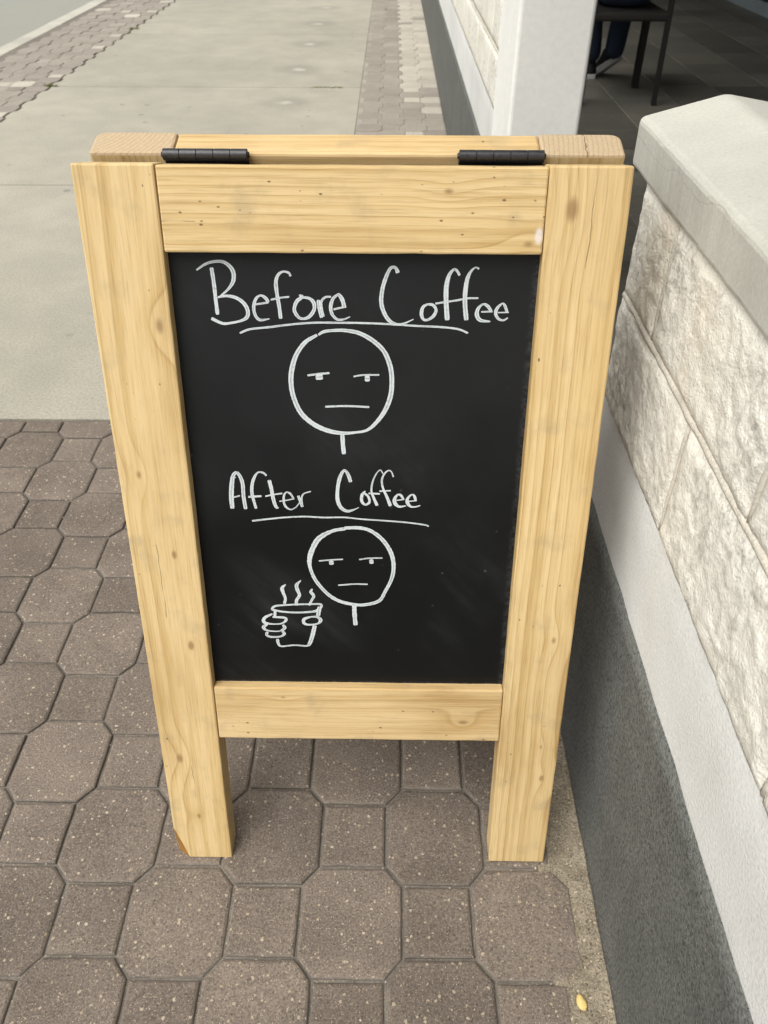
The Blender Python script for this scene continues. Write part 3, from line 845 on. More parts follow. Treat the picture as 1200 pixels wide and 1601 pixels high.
    shoe(0.125, 0.56, 0.075, R_(40), R_(-36)); shoe(-0.035, 0.56, 0.0, R_(8), 0)
person()

# ------------------------------------------------------------------ weeds, pebble and grit
def weed(x, y, w, n, hgt, label, seed):
    rg = random.Random(seed); vs, fs = [], []
    for k in range(n):
        bx = rg.uniform(-w, w); by = rg.gauss(0, 0.006); a = rg.uniform(0, 6.28); h = hgt*rg.uniform(0.5, 1.1); ln = rg.uniform(0.015, 0.04); wd = rg.uniform(0.002, 0.005)
        dx, dy = math.cos(a), math.sin(a); b = len(vs)
        for t in (0, 0.5, 1.0):
            ww = wd*(1.0-0.85*t); zz = h*math.sin(t*1.7)
            vs += [(bx+dx*ln*t-dy*ww, by+dy*ln*t*0.5+dx*ww, zz), (bx+dx*ln*t+dy*ww, by+dy*ln*t*0.5-dx*ww, zz)]
        fs += [(b, b+1, b+3, b+2), (b+2, b+3, b+5, b+4)]
    o = mesh_obj('weed_tuft', vs, fs, LEAF, None, loc=(x, y, -0.004)); tag(o, label, 'weed')
weed(-0.44, 5.862, 0.10, 110, 0.010, 'thin line of green weeds growing in a joint of the concrete pavement', 1)
weed(-2.30, 5.87, 0.04, 45, 0.022, 'small green weed tuft at the near end of the zigzag paver edge', 2)
weed(-2.30, 8.10, 0.04, 45, 0.022, 'small green weed tuft farther along the zigzag paver edge', 3)

def pebble(name, x, y, z, sx, sy, sz, mat, rot):
    bm = bmesh.new(); bmesh.ops.create_icosphere(bm, subdivisions=3, radius=1.0)
    for v in bm.verts:
        v.co *= 1.0 + 0.16*noise.noise(v.co*1.3+Vector((x*31, y*17, 0)))
        v.co = Vector((v.co.x*sx, v.co.y*sy, v.co.z*sz))
    o = bm_obj(name, bm, mat, None, True); o.location = (x, y, z); o.rotation_euler = (0, 0, rot); return o
tag(pebble('pebble', 0.270, 0.392, -0.0025, 0.0068, 0.0105, 0.005, PEBBLE_Y, 0.25), 'yellow oval pebble in the mortar strip between pavers and wall', 'pebble')
vs, fs = [], []
rg = random.Random(5)
for k in range(900):
    x = rg.uniform(-1.0, 0.305); y = rg.uniform(0.25, 1.8)
    r_ = abs(rg.gauss(0, 0.0010))+0.0006
    # grit gathers in the joints and along the wall
    z = -0.0065 if rg.random() < 0.5 else 0.0
    if x > 0.29: z = -0.002
    b = len(vs)
    vs += [(x+r_*1.2*rg.uniform(.7,1.3), y, z), (x, y+r_*rg.uniform(.7,1.4), z), (x-r_*rg.uniform(.7,1.3), y, z), (x, y-r_, z), (x, y, z+r_*1.1)]
    fs += [(b, b+1, b+4), (b+1, b+2, b+4), (b+2, b+3, b+4), (b+3, b, b+4)]
grit = mesh_obj('loose_grit', vs, fs, GRIT); tag(grit, 'fine loose sand and grit scattered over the pavers', 'grit', kind='stuff')

# ------------------------------------------------------------------ the A-frame chalkboard sign
LEAN = R_(14.248); BYAW = R_(-0.2838)
sign = empty('chalkboard_sign', (-0.04156, 0.58832, 0)); sign.rotation_euler = (0, 0, BYAW)
tag(sign, 'wooden A-frame chalkboard sign reading Before Coffee and After Coffee', 'sign')
HW, SW = 0.2875, 0.0857              # half width, stile width
XI = HW - SW
TH = 0.038
def frame_piece(name, x0, x1, y0, y1, z0, z1, mat, rot, loc=(0,0,0), end=None, bev=0.0022, slope=0.0, cut=None, seg=2, nub=0.0006, rnd=None):
    bm = bmesh.new()
    vs = bm_box(bm, x0, x1, y0, y1, z0, z1)
    if slope:
        for v in vs:
            if abs(v.co.z - z0) < 1e-6: v.co.z = z0 + (v.co.y - y0)*slope
    if cut: cut(bm)
    if rnd:
        es = [e for e in bm.edges if rnd(e)]
        bmesh.ops.bevel(bm, geom=es, offset=0.012, segments=4, profile=0.5, affect='EDGES')
    es = [e for e in bm.edges if len(e.link_faces) == 2 and e.link_faces[0].normal.angle(e.link_faces[1].normal, 0) > 0.6 or True]
    bm.normal_update()
    es = [e for e in bm.edges if len(e.link_faces) == 2 and e.calc_face_angle(0) > 0.6]
    bmesh.ops.bevel(bm, geom=es, offset=bev, segments=seg, profile=0.5, affect='EDGES')
    # split into short lengths so that the arrises can waver a little
    ax = 0 if (x1-x0) > (z1-z0) else 2
    lo, hi = (x0, x1) if ax == 0 else (z0, z1)
    k = int((hi-lo)/0.022)
    for q in range(1, k):
        co = Vector((0,0,0)); co[ax] = lo+(hi-lo)*q/k
        no = Vector((0,0,0)); no[ax] = 1
        bmesh.ops.bisect_plane(bm, geom=bm.verts[:]+bm.edges[:]+bm.faces[:], plane_co=co, plane_no=no)
    for v in bm.verts:
        s = Vector((v.co.x*31+x0*7, v.co.y*31, v.co.z*31+z0*5))
        v.co.x += nub*noise.noise(s)*(1 if ax == 2 else 0.3)
        v.co.z += nub*noise.noise(s+Vector((9,3,1)))*(1 if ax == 0 else 0.15)
    mats = [mat] + ([end] if end else [])
    o = bm_obj(name, bm, mats, sign)
    if end:
        for pl in o.data.polygons:
            if abs(pl.normal[ax]) > 0.8: pl.material_index = 1
            elif pl.normal[ax] > 0.25 : pl.material_index = 1
    o.rotation_euler = (rot, 0, 0); o.location = loc
    return o

def endgrain():
    g = NT('wood_end_grain')
    p = g.coord(); s = g.sep(p)
    dx = g.m('ADD', s[0], 0.31); dy = g.m('SUBTRACT', s[1], 0.06)
    r = g.m('SQRT', g.m('ADD', g.m('MULTIPLY', dx, dx), g.m('MULTIPLY', dy, dy)))
    fr = g.m('FRACT', g.m('MULTIPLY', g.m('ADD', r, g.m('MULTIPLY', g.noise(p, 40.0), 0.003)), 190.0))
    col = g.ramp(fr, [(0, (0.48,0.375,0.245)), (0.7, (0.455,0.35,0.225)), (0.92, (0.37,0.265,0.16)), (1, (0.48,0.375,0.245))])
    n = g.noise(p, 420.0, 3.0, 0.7)
    col = g.mix(1.0, col, g.ramp(n, [(0.3, (0.86,0.85,0.83)), (0.55, (1,1,1)), (0.8, (1.05,1.05,1.05))]), 'MULTIPLY')
    ck = g.mr(g.m('ABSOLUTE', g.m('ADD', g.m('SUBTRACT', s[0], 0.247), g.m('MULTIPLY', g.m('SUBTRACT', g.noise(p, 60.0), 0.5), 0.012))), 0.0003, 0.0012, 0.7, 0.0)
    col = g.mix(ck, col, (0.09,0.06,0.03))
    g.bump(n, 0.5, 0.001)
    return g.done(col, 0.8, 0.2)
ENDG = endgrain()
W_L = wood('pine_left_stile', 2, -0.23, -0.075, 120.0, 3.1, knots=[(0.205,-0.262,0.009),(0.655,-0.262,0.007),(0.545,-0.232,0.006),(0.405,-0.225,0.006),(0.09,-0.245,0.006),(0.835,-0.215,0.010)], cracks=[(-0.252,0.45,0.56,0.010),(-0.246,0.13,0.19,0.012),(-0.236,0.0,0.035,0.012)], pits=0.3)
W_R = wood('pine_right_stile', 2, 0.285, -0.035, 110.0, 8.7, knots=[(0.958,0.228,0.012),(0.42,0.262,0.007),(0.175,0.268,0.007),(0.235,0.262,0.005)], cracks=[(0.250,0.90,1.0,0.010)], pits=0.15)
W_T = wood('pine_top_rail', 0, 0.937, -0.022, 140.0, 5.3, knots=[(0.186,0.924,0.0075),(0.10,0.975,0.006)], cracks=[(0.944,-0.203,-0.165,0.004)], pits=1.2, smear=(0.1965,0.932))
W_B = wood('pine_bottom_rail', 0, 0.27, 0.085, 110.0, 12.4, knots=[(0.148,0.277,0.0085),(-0.105,0.318,0.005)], hi=(0.62,0.46,0.245), mid=(0.565,0.395,0.185), lo=(0.45,0.295,0.12), pits=0.25)
W_K = wood('pine_back_frame', 0, 0.93, -0.06, 130.0, 21.4, hi=(0.62,0.46,0.245), mid=(0.555,0.39,0.18), lo=(0.43,0.28,0.115), pits=0.5)
W_KS = wood('pine_back_stile', 2, 0.25, -0.06, 130.0, 24.4, pits=0.5)
BARE = wood('torn_wood', 2, 0.25, 0.01, 300.0, 2.2, hi=(0.36,0.175,0.035), mid=(0.29,0.13,0.026), lo=(0.19,0.08,0.014), pits=0.2)

sl = math.tan(LEAN)
# left stile with its outer foot corner broken away
lst = frame_piece('stile', -HW, -XI, 0, TH, 0.0, 1.0, W_L, -LEAN, end=None, slope=sl,
                  cut=lambda bm: bmesh.ops.bisect_plane(bm, geom=bm.verts[:]+bm.edges[:]+bm.faces[:], plane_co=(-HW+0.020, 0, 0.0), plane_no=(-0.553, -0.817, -0.163), clear_outer=True) and [bm.faces.new(f) for f in ()])
bm = bmesh.new(); bm.from_mesh(lst.data)
bmesh.ops.holes_fill(bm, edges=[e for e in bm.edges if e.is_boundary], sides=0)
bm.to_mesh(lst.data); bm.free()
lst.data.materials.append(BARE)
for pl in lst.data.polygons:
    if abs(pl.normal.dot(Vector((-0.553,-0.817,-0.163)).normalized())) > 0.97: pl.material_index = 1
lst['label'] = 'left stile with a splintered foot corner'
frame_piece('stile', XI, HW, 0, TH, 0.0, 1.0, W_R, -LEAN, slope=sl)
frame_piece('top_rail', -XI+0.0006, XI-0.0006, 0.0012, TH-0.001, 0.9130, 0.9985, W_T, -LEAN)
frame_piece('bottom_rail', -XI+0.0006, XI-0.0006, 0.0015, TH-0.001, 0.2430, 0.3340, W_B, -LEAN)

# chalkboard panel
def slate():
    g = NT('chalkboard_black')
    p = g.coord(); s = g.sep(p)
    n1 = g.noise(p, 5.0, 4.0, 0.6)
    n2 = g.noise(g.vscale(p, (1.0, 1.0, 1.6)), 24.0, 5.0, 0.7)
    rot = g.comb(g.m('ADD', g.m('MULTIPLY', s[0], 0.7), g.m('MULTIPLY', s[2], 0.7)), 0.0, g.m('SUBTRACT', g.m('MULTIPLY', s[2], 0.7), g.m('MULTIPLY', s[0], 0.7)))
    n3 = g.noise(g.vscale(rot, (60.0, 1.0, 6.0)), 1.0, 4.0)
    n4 = g.noise(p, 210.0, 3.0, 0.7)
    smear = g.m('MULTIPLY', g.mr(n1, 0.48, 0.75), g.mr(n3, 0.35, 0.75))
    # wiped patch left of the lower drawing
    dx = g.m('MULTIPLY', g.m('ADD', g.m('ADD', s[0], 0.075), g.m('MULTIPLY', g.m('SUBTRACT', s[2], 0.46), 0.9)), 9.0); dz = g.m('MULTIPLY', g.m('SUBTRACT', s[2], 0.465), 9.0)
    wipe = g.mr(g.m('ADD', g.m('MULTIPLY', dx, dx), g.m('MULTIPLY', g.m('MULTIPLY', dz, dz), 0.5)), 0.0, 0.35, 0.5, 0.0)
    amt = g.m('ADD', g.m('MULTIPLY', smear, 0.022), g.m('MULTIPLY', g.m('MULTIPLY', wipe, g.mr(n3, 0.3, 0.7, 0.3, 1.0)), 0.035))
    edge = g.m('MULTIPLY', g.mr(g.m('SUBTRACT', XI, s[0]), 0.0, 0.010, 0.05, 0.0), g.mr(n4, 0.35, 0.7))
    bot = g.m('MULTIPLY', g.mr(g.m('SUBTRACT', s[2], 0.332), 0.0, 0.006, 0.13, 0.0), g.mr(n4, 0.4, 0.65))
    amt = g.m('ADD', g.m('ADD', amt, g.m('MAXIMUM', edge, bot)), g.mr(g.m('ADD', s[2], g.m('MULTIPLY', n1, 0.5)), 0.75, 1.05, 0.0, 0.010))
    v = g.voro(p, 90.0); vs = g.sep(v.outputs['Color'])
    dot = g.m('MULTIPLY', g.m('GREATER_THAN', vs[0], 0.965), g.mr(v.outputs['Distance'], 0.05, 0.2, 0.12, 0.0))
    amt = g.m('ADD', amt, g.m('MULTIPLY', dot, g.mr(n1, 0.4, 0.7)))
    col = g.mix(amt, (0.0056,0.0060,0.0065), (0.62,0.66,0.68))
    g.bump(n2, 0.06, 0.0006)
    return g.done(col, g.mr(n1, 0.3, 0.7, 0.40, 0.52), 0.17)
SLATE = slate()
REC = 0.016
panel = box('chalkboard_panel', -XI-0.004, XI+0.004, REC, REC+0.008, 0.325, 0.920, SLATE, sign)
panel.rotation_euler = (-LEAN, 0, 0)

# ---- chalk-pen writing, as thin strokes of dried ink on the panel (board millimetres: x, height, width)
STROKES=[
('lettering_a_1',[(-155.4,895.7,4.3),(-154.2,878.8,4.3),(-153.7,860.7,4.3),(-153.1,844.7,4.4)]),
('lettering_a_1',[(-172.1,892.8,1.8),(-161.9,899.1,2.7),(-151.8,902.0,3.0),(-142.0,901.7,3.6),(-134.8,896.6,4.6),(-131.6,889.3,4.9),(-133.1,880.4,4.3),(-138.7,872.9,2.8),(-144.9,867.6,2.2),(-149.8,863.8,1.5)]),
('lettering_a_1',[(-151.4,863.8,2.2),(-141.2,865.4,3.1),(-130.6,863.2,4.0),(-122.5,857.2,4.6),(-118.8,848.8,4.7),(-120.6,841.8,4.1),(-127.9,837.9,2.8),(-139.0,835.5,2.8),(-148.4,835.0,3.4),(-160.5,840.5,3.8)]),
('lettering_a_1',[(-110.2,856.2,2.2),(-103.2,857.3,2.2),(-95.1,858.6,2.2)]),
('lettering_a_1',[(-95.1,858.6,3.4),(-98.2,863.4,4.0),(-103.4,866.1,2.5),(-108.7,862.6,3.4),(-111.7,855.0,3.7),(-111.6,847.3,3.7),(-108.9,841.2,3.4),(-104.4,839.0,2.8),(-94.9,840.5,1.2)]),
('lettering_a_1',[(-69.0,887.0,3.0),(-71.4,890.8,2.7),(-77.4,891.8,2.4),(-82.9,888.1,3.4),(-85.6,880.7,4.3),(-85.2,868.8,4.3),(-83.5,855.1,4.3),(-82.4,840.6,4.4)]),
('lettering_a_1',[(-92.4,861.5,2.0),(-82.7,863.6,2.0),(-71.6,864.9,2.0)]),
('lettering_a_1',[(-60.7,866.2,2.5),(-56.0,865.9,2.5)]),
('lettering_a_1',[(-57.3,864.4,3.1),(-63.6,859.8,4.3),(-66.7,850.7,4.0),(-62.8,843.0,3.7),(-57.5,840.8,2.8),(-50.4,843.1,4.0),(-44.6,850.8,4.0),(-44.7,858.5,4.6),(-49.6,863.3,3.4),(-57.3,864.4,2.2)]),
('lettering_a_1',[(-39.6,861.8,4.0),(-38.7,852.4,4.0),(-36.4,842.1,4.0)]),
('lettering_a_1',[(-34.3,843.2,3.1),(-36.5,854.0,3.1),(-35.7,860.8,2.8),(-31.1,864.9,2.5),(-25.2,865.1,2.2)]),
('lettering_a_1',[(-22.9,851.3,2.2),(-16.7,852.9,2.2),(-8.6,854.5,2.2)]),
('lettering_a_1',[(-10.5,853.4,4.6),(-12.7,861.7,4.9),(-16.1,867.3,3.7),(-17.9,867.4,2.5),(-23.0,863.2,3.7),(-25.9,854.8,4.3),(-24.6,846.4,3.7),(-19.3,840.6,2.8),(-12.3,840.3,2.2),(-4.5,843.4,1.2)]),
('underline_1',[(-129.7,824.2,2.4),(-117.6,828.7,2.4),(-95.5,831.2,2.4),(-73.4,834.1,2.3),(-45.1,836.5,2.3),(-17.0,836.6,2.3),(4.8,836.6,2.3),(36.0,835.7,2.3),(67.2,833.9,2.3),(98.4,832.6,2.3),(117.2,830.4,2.3),(128.4,826.1,2.3)]),
('lettering_b_1',[(48.6,891.2,4.9),(46.5,896.0,3.6),(43.2,897.4,3.3),(39.4,894.8,3.6),(34.2,883.0,4.6),(31.2,871.0,4.6),(30.5,859.0,4.9),(33.6,848.3,4.6),(39.1,839.9,4.4),(46.9,835.8,2.5),(56.2,836.5,1.9),(66.7,841.2,1.2)]),
('lettering_b_1',[(81.3,857.5,2.2),(76.8,854.4,3.7),(75.4,847.1,4.3),(77.9,841.0,3.1),(83.4,841.0,2.8),(89.4,845.7,4.0),(91.5,851.8,3.4),(87.5,857.1,3.4),(79.8,857.8,1.8)]),
('lettering_b_1',[(116.1,889.1,3.0),(112.8,894.1,3.0),(109.4,895.2,2.7),(104.7,889.3,4.2),(102.1,877.5,5.5),(102.3,862.5,5.5),(104.4,840.4,5.9)]),
('lettering_b_1',[(136.9,896.1,2.4),(133.0,897.6,1.5),(128.0,893.2,3.0),(124.6,885.0,4.6),(123.2,873.2,5.2),(123.3,859.6,5.2),(125.8,840.5,5.6)]),
('lettering_b_1',[(90.5,858.6,2.2),(103.6,860.7,2.2),(115.8,862.6,2.1),(124.9,864.5,2.1),(137.9,864.9,2.1)]),
('lettering_b_1',[(141.8,849.9,1.9),(154.6,850.4,1.9)]),
('lettering_b_1',[(153.1,850.7,3.4),(148.4,856.5,3.7),(143.2,858.2,2.2),(138.1,852.9,4.0),(137.4,846.0,5.0),(141.6,840.6,4.0),(152.6,839.2,1.6)]),
('lettering_b_1',[(160.4,849.2,1.5),(172.7,849.6,1.5)]),
('lettering_b_1',[(170.7,850.1,3.1),(167.6,856.9,3.4),(164.8,859.2,1.8),(159.3,853.8,3.7),(158.2,847.7,3.7),(161.7,842.3,3.1),(167.2,840.8,2.2),(172.1,843.5,1.9)]),
('drawn_face_1',[(-42.0,822.8,3.3),(-55.7,814.5,4.8),(-66.5,800.2,5.4),(-72.5,783.1,6.2),(-74.3,767.1,6.0),(-72.1,749.5,5.8),(-64.3,730.3,6.1),(-50.2,716.5,6.1),(-33.0,708.2,5.9),(-15.7,705.2,4.6),(0.4,706.3,3.2),(13.9,709.3,3.7),(24.6,718.6,4.8),(35.2,734.0,5.6),(41.6,751.9,6.0),(43.0,770.8,5.7),(40.7,788.0,5.9),(33.5,804.8,5.4),(20.8,816.9,5.3),(5.6,825.1,4.8),(-10.8,828.1,4.0),(-26.0,827.8,3.5),(-34.9,826.3,3.5),(-40.7,822.9,2.5)]),
('drawn_face_1',[(-54.9,775.7,2.5),(-42.9,777.4,2.5),(-29.2,778.7,2.5)]),
('drawn_face_1',[(-45.3,773.8,7.5),(-37.1,774.2,7.5)]),
('drawn_face_1',[(-1.4,774.7,2.1),(9.0,776.6,2.1),(28.5,777.0,2.1)]),
('drawn_face_1',[(11.6,772.5,7.8),(17.4,772.5,7.8)]),
('drawn_face_1',[(-35.2,738.1,2.5),(-9.8,739.1,2.5),(16.7,738.0,2.5)]),
('drawn_face_1',[(-15.7,703.5,5.4),(-15.3,691.2,5.4),(-14.3,678.2,5.4)]),
('lettering_a_2',[(-146.4,653.9,3.2),(-151.0,648.9,4.7),(-154.0,635.7,6.1),(-155.8,618.2,6.2),(-155.7,603.5,5.6)]),
('lettering_a_2',[(-146.4,653.5,4.0),(-142.7,647.3,4.6),(-140.3,637.0,4.9),(-140.5,620.7,4.9),(-139.1,603.0,4.9)]),
('lettering_a_2',[(-154.5,618.8,1.9),(-144.7,621.6,1.9)]),
('lettering_a_2',[(-154.9,646.0,1.5),(-148.1,646.1,1.5)]),
('lettering_a_2',[(-110.0,648.8,2.5),(-113.9,652.7,2.7),(-120.2,653.2,2.1),(-125.4,646.3,3.6),(-128.8,636.0,4.2),(-129.6,624.3,4.3),(-127.7,612.6,3.6),(-125.8,603.8,3.7)]),
('lettering_a_2',[(-134.7,619.9,2.8),(-118.1,621.2,2.8)]),
('lettering_a_2',[(-107.2,643.1,4.9),(-105.2,631.6,4.9),(-103.4,616.4,4.9),(-100.8,607.0,4.3),(-97.7,604.7,2.1)]),
('lettering_a_2',[(-113.3,621.0,2.1),(-104.1,623.2,2.1),(-91.8,625.3,2.1)]),
('lettering_a_2',[(-96.1,614.2,1.7),(-86.4,616.0,1.7),(-77.2,618.1,1.7)]),
('lettering_a_2',[(-78.3,618.8,2.6),(-82.2,625.1,2.8),(-86.9,626.8,1.9),(-89.8,622.4,2.8),(-90.7,614.2,3.0),(-88.4,607.1,3.0),(-82.7,603.1,1.9),(-76.2,606.1,1.5),(-71.1,612.6,1.3)]),
('lettering_a_2',[(-72.2,622.4,3.6),(-69.9,614.4,3.6),(-67.6,606.8,3.6)]),
('lettering_a_2',[(-67.9,610.9,2.6),(-68.1,619.1,2.3),(-65.2,625.0,1.9),(-56.1,628.4,1.5)]),
('underline_2',[(-132.2,586.6,2.4),(-113.6,589.2,2.4),(-91.9,591.8,2.3),(-67.0,593.4,2.3),(-48.8,592.7,2.3),(-38.0,592.4,2.3),(-15.1,592.8,2.1),(7.7,590.5,2.1),(42.1,588.3,2.1),(65.0,586.3,2.1),(85.7,583.4,2.1),(91.5,581.2,2.1)]),
('lettering_b_2',[(-6.6,641.5,4.9),(-9.1,650.0,4.5),(-12.9,656.6,3.3),(-16.8,654.2,4.0),(-20.9,643.8,4.7),(-23.2,629.1,4.7),(-23.2,616.7,5.0),(-19.4,606.7,5.2),(-12.1,601.7,4.1),(-4.7,603.1,2.7),(3.3,606.9,0.7)]),
('lettering_b_2',[(11.4,629.5,1.8),(7.4,624.5,3.8),(6.8,615.8,4.1),(11.3,610.8,2.9),(16.4,614.6,3.4),(14.8,622.1,3.4),(9.7,627.0,2.7)]),
('lettering_b_2',[(33.2,652.9,1.6),(29.9,657.9,1.3),(24.9,652.8,1.6),(20.4,641.8,2.2),(18.9,629.5,2.5),(21.5,620.9,3.4),(26.0,609.7,4.5)]),
('lettering_b_2',[(15.3,626.4,2.5),(29.4,625.9,2.5)]),
('lettering_b_2',[(46.1,648.8,2.0),(43.2,656.0,1.6),(39.3,657.1,1.8),(34.9,652.9,2.4),(31.8,644.4,2.5),(33.3,633.4,2.9),(38.4,621.1,3.8),(42.8,609.2,4.8)]),
('lettering_b_2',[(28.8,629.6,2.0),(42.9,630.4,2.0)]),
('lettering_b_2',[(49.8,617.2,1.6),(59.9,618.6,1.6)]),
('lettering_b_2',[(58.6,618.5,3.2),(55.9,623.7,3.4),(51.9,625.2,2.3),(48.0,619.9,4.3),(48.1,613.7,5.0),(53.3,608.7,3.4),(62.3,609.8,1.4)]),
('lettering_b_2',[(65.0,616.1,1.6),(75.5,617.1,1.6)]),
('lettering_b_2',[(74.0,617.1,3.4),(72.2,623.3,3.4),(68.6,625.1,2.0),(63.8,619.5,3.8),(63.9,613.9,4.5),(68.0,608.9,2.9),(74.2,608.7,2.0),(79.9,610.5,1.4)]),
('drawn_face_2',[(-14.0,577.0,4.9),(-30.4,573.6,4.9),(-47.0,563.8,7.2),(-55.6,550.7,7.2),(-61.2,533.7,6.6),(-60.9,518.5,4.7),(-54.0,499.2,5.0),(-39.4,479.7,5.1),(-24.4,468.9,5.1),(-5.7,463.8,4.8),(9.6,463.4,4.8),(28.4,469.6,5.1),(36.8,484.6,4.7),(45.1,504.3,5.0),(47.4,523.6,5.6),(43.9,542.5,5.6),(33.2,561.0,5.6),(18.5,573.8,5.2),(3.9,578.2,4.9),(-15.6,577.9,4.6)]),
('drawn_face_2',[(-49.4,529.5,2.0),(-33.1,531.4,2.0),(-18.1,532.4,2.0)]),
('drawn_face_2',[(-36.2,526.8,6.3),(-30.3,527.5,6.3)]),
('drawn_face_2',[(2.6,532.2,2.0),(15.0,534.3,2.0),(32.9,534.9,2.0)]),
('drawn_face_2',[(15.9,529.3,7.0),(21.3,529.8,7.0)]),
('drawn_face_2',[(-25.2,493.3,2.2),(-3.6,495.3,2.2),(13.7,495.2,2.2)]),
('drawn_face_2',[(-4.4,463.0,6.1),(-4.2,448.0,6.2),(-3.0,430.6,6.2)]),
('drawn_cup_2',[(-94.4,493.8,1.4),(-99.2,487.9,5.1),(-98.0,480.0,4.4),(-95.8,472.0,4.1),(-97.6,463.4,4.1)]),
('drawn_cup_2',[(-73.8,500.3,1.3),(-79.9,493.0,4.7),(-79.1,485.2,5.1),(-76.9,477.3,4.4),(-81.0,469.2,4.4),(-81.8,461.2,4.8)]),
('drawn_cup_2',[(-59.5,487.4,1.7),(-61.4,482.4,4.4),(-57.9,476.5,4.1),(-61.0,469.5,3.4),(-64.7,461.4,3.8)]),
('drawn_cup_2',[(-115.2,454.3,3.8),(-110.1,459.8,3.1),(-92.9,462.0,2.7),(-67.2,463.4,2.7),(-48.8,463.2,3.1),(-52.1,455.1,4.5),(-60.8,451.7,3.4),(-81.5,450.1,2.8),(-100.3,451.2,3.1),(-115.2,454.3,3.4)]),
('drawn_cup_2',[(-50.7,459.6,5.8),(-53.3,444.9,5.9)]),
('drawn_cup_2',[(-58.1,429.8,6.2),(-62.2,412.1,5.9),(-66.1,400.4,5.3),(-70.7,396.1,2.8),(-87.3,397.0,2.5),(-105.0,395.0,2.8),(-109.1,399.8,4.2),(-109.9,407.2,4.2)]),
('drawn_cup_2',[(-110.6,451.7,4.1),(-111.4,443.5,4.1)]),
('drawn_cup_2',[(-114.3,447.6,2.8),(-125.0,441.3,4.5),(-126.3,434.1,4.9),(-115.2,431.2,2.4),(-103.0,432.3,2.4),(-96.7,437.6,4.1),(-99.1,441.7,3.8),(-114.6,442.5,2.8)]),
('drawn_cup_2',[(-122.2,431.1,3.1),(-127.7,425.8,5.2),(-122.8,420.7,2.8),(-107.2,419.8,2.1),(-99.1,425.2,4.9),(-101.4,430.3,3.5)]),
('drawn_cup_2',[(-122.9,418.6,4.2),(-124.1,413.3,3.8),(-118.2,410.3,3.1),(-105.9,411.1,2.8),(-100.1,415.8,4.5),(-102.8,419.9,3.5)]),
('drawn_cup_2',[(-61.0,444.2,2.1),(-71.6,440.0,4.5),(-72.7,433.8,4.8),(-66.7,430.8,3.1),(-54.5,432.6,2.8),(-50.0,438.2,5.2),(-54.2,443.3,3.4),(-62.8,443.6,2.1)]),
]

def ink():
    g = NT('white_chalk_ink')
    uv = g.sep(g.coord('UV'))
    n = g.noise(g.comb(g.m('MULTIPLY', uv[0], 60.0), g.m('MULTIPLY', uv[1], 3.2), uv[2]), 1.0, 3.0, 0.6)
    a = g.m('ABSOLUTE', g.m('SUBTRACT', uv[1], 0.5))
    mid = g.mr(g.m('ADD', a, g.m('MULTIPLY', g.m('SUBTRACT', n, 0.5), 0.5)), 0.02, 0.22, 0.8, 0.0)
    thin = g.noise(g.coord('Object'), 26.0, 3.0)
    col = g.mix(g.m('MULTIPLY', mid, g.mr(thin, 0.38, 0.58, 0.15, 1.0)), (0.56,0.60,0.615), (0.19,0.22,0.245))
    col = g.mix(g.mr(n, 0.58, 0.8, 0.0, 0.35), col, (0.36,0.39,0.40))
    col = g.mix(g.mr(a, 0.42, 0.5, 0.0, 0.25), col, (0.3,0.31,0.31))
    dry = g.noise(g.coord('Object'), 320.0, 2.0, 0.7)
    col = g.mix(g.mr(dry, 0.54, 0.72, 0.0, 0.55), col, (0.13,0.14,0.15))
    return g.done(col, 0.8, 0.2)
INK = ink()
def catmull(P, per=10):
    out = []
    n = len(P)
    if n == 2:
        return [tuple(P[0][k]+(P[1][k]-P[0][k])*t/8 for k in range(3)) for t in range(9)]
    for i in range(n-1):
        p0 = P[i-1] if i > 0 else tuple(2*P[0][k]-P[1][k] for k in range(3)); p1 = P[i]; p2 = P[i+1]
        p3 = P[i+2] if i+2 < n else tuple(2*P[-1][k]-P[-2][k] for k in range(3))
        for s in range(per):
            t = s/per
            out.append(tuple(0.5*((2*p1[k])+(-p0[k]+p2[k])*t+(2*p0[k]-5*p1[k]+4*p2[k]-p3[k])*t*t+(-p0[k]+3*p1[k]-3*p2[k]+p3[k])*t**3) for k in range(3)))
    out.append(P[-1])
    return out
groups = {}
for n, pts in STROKES: groups.setdefault(n, []).append(pts)
rs = random.Random(11)
count = 0
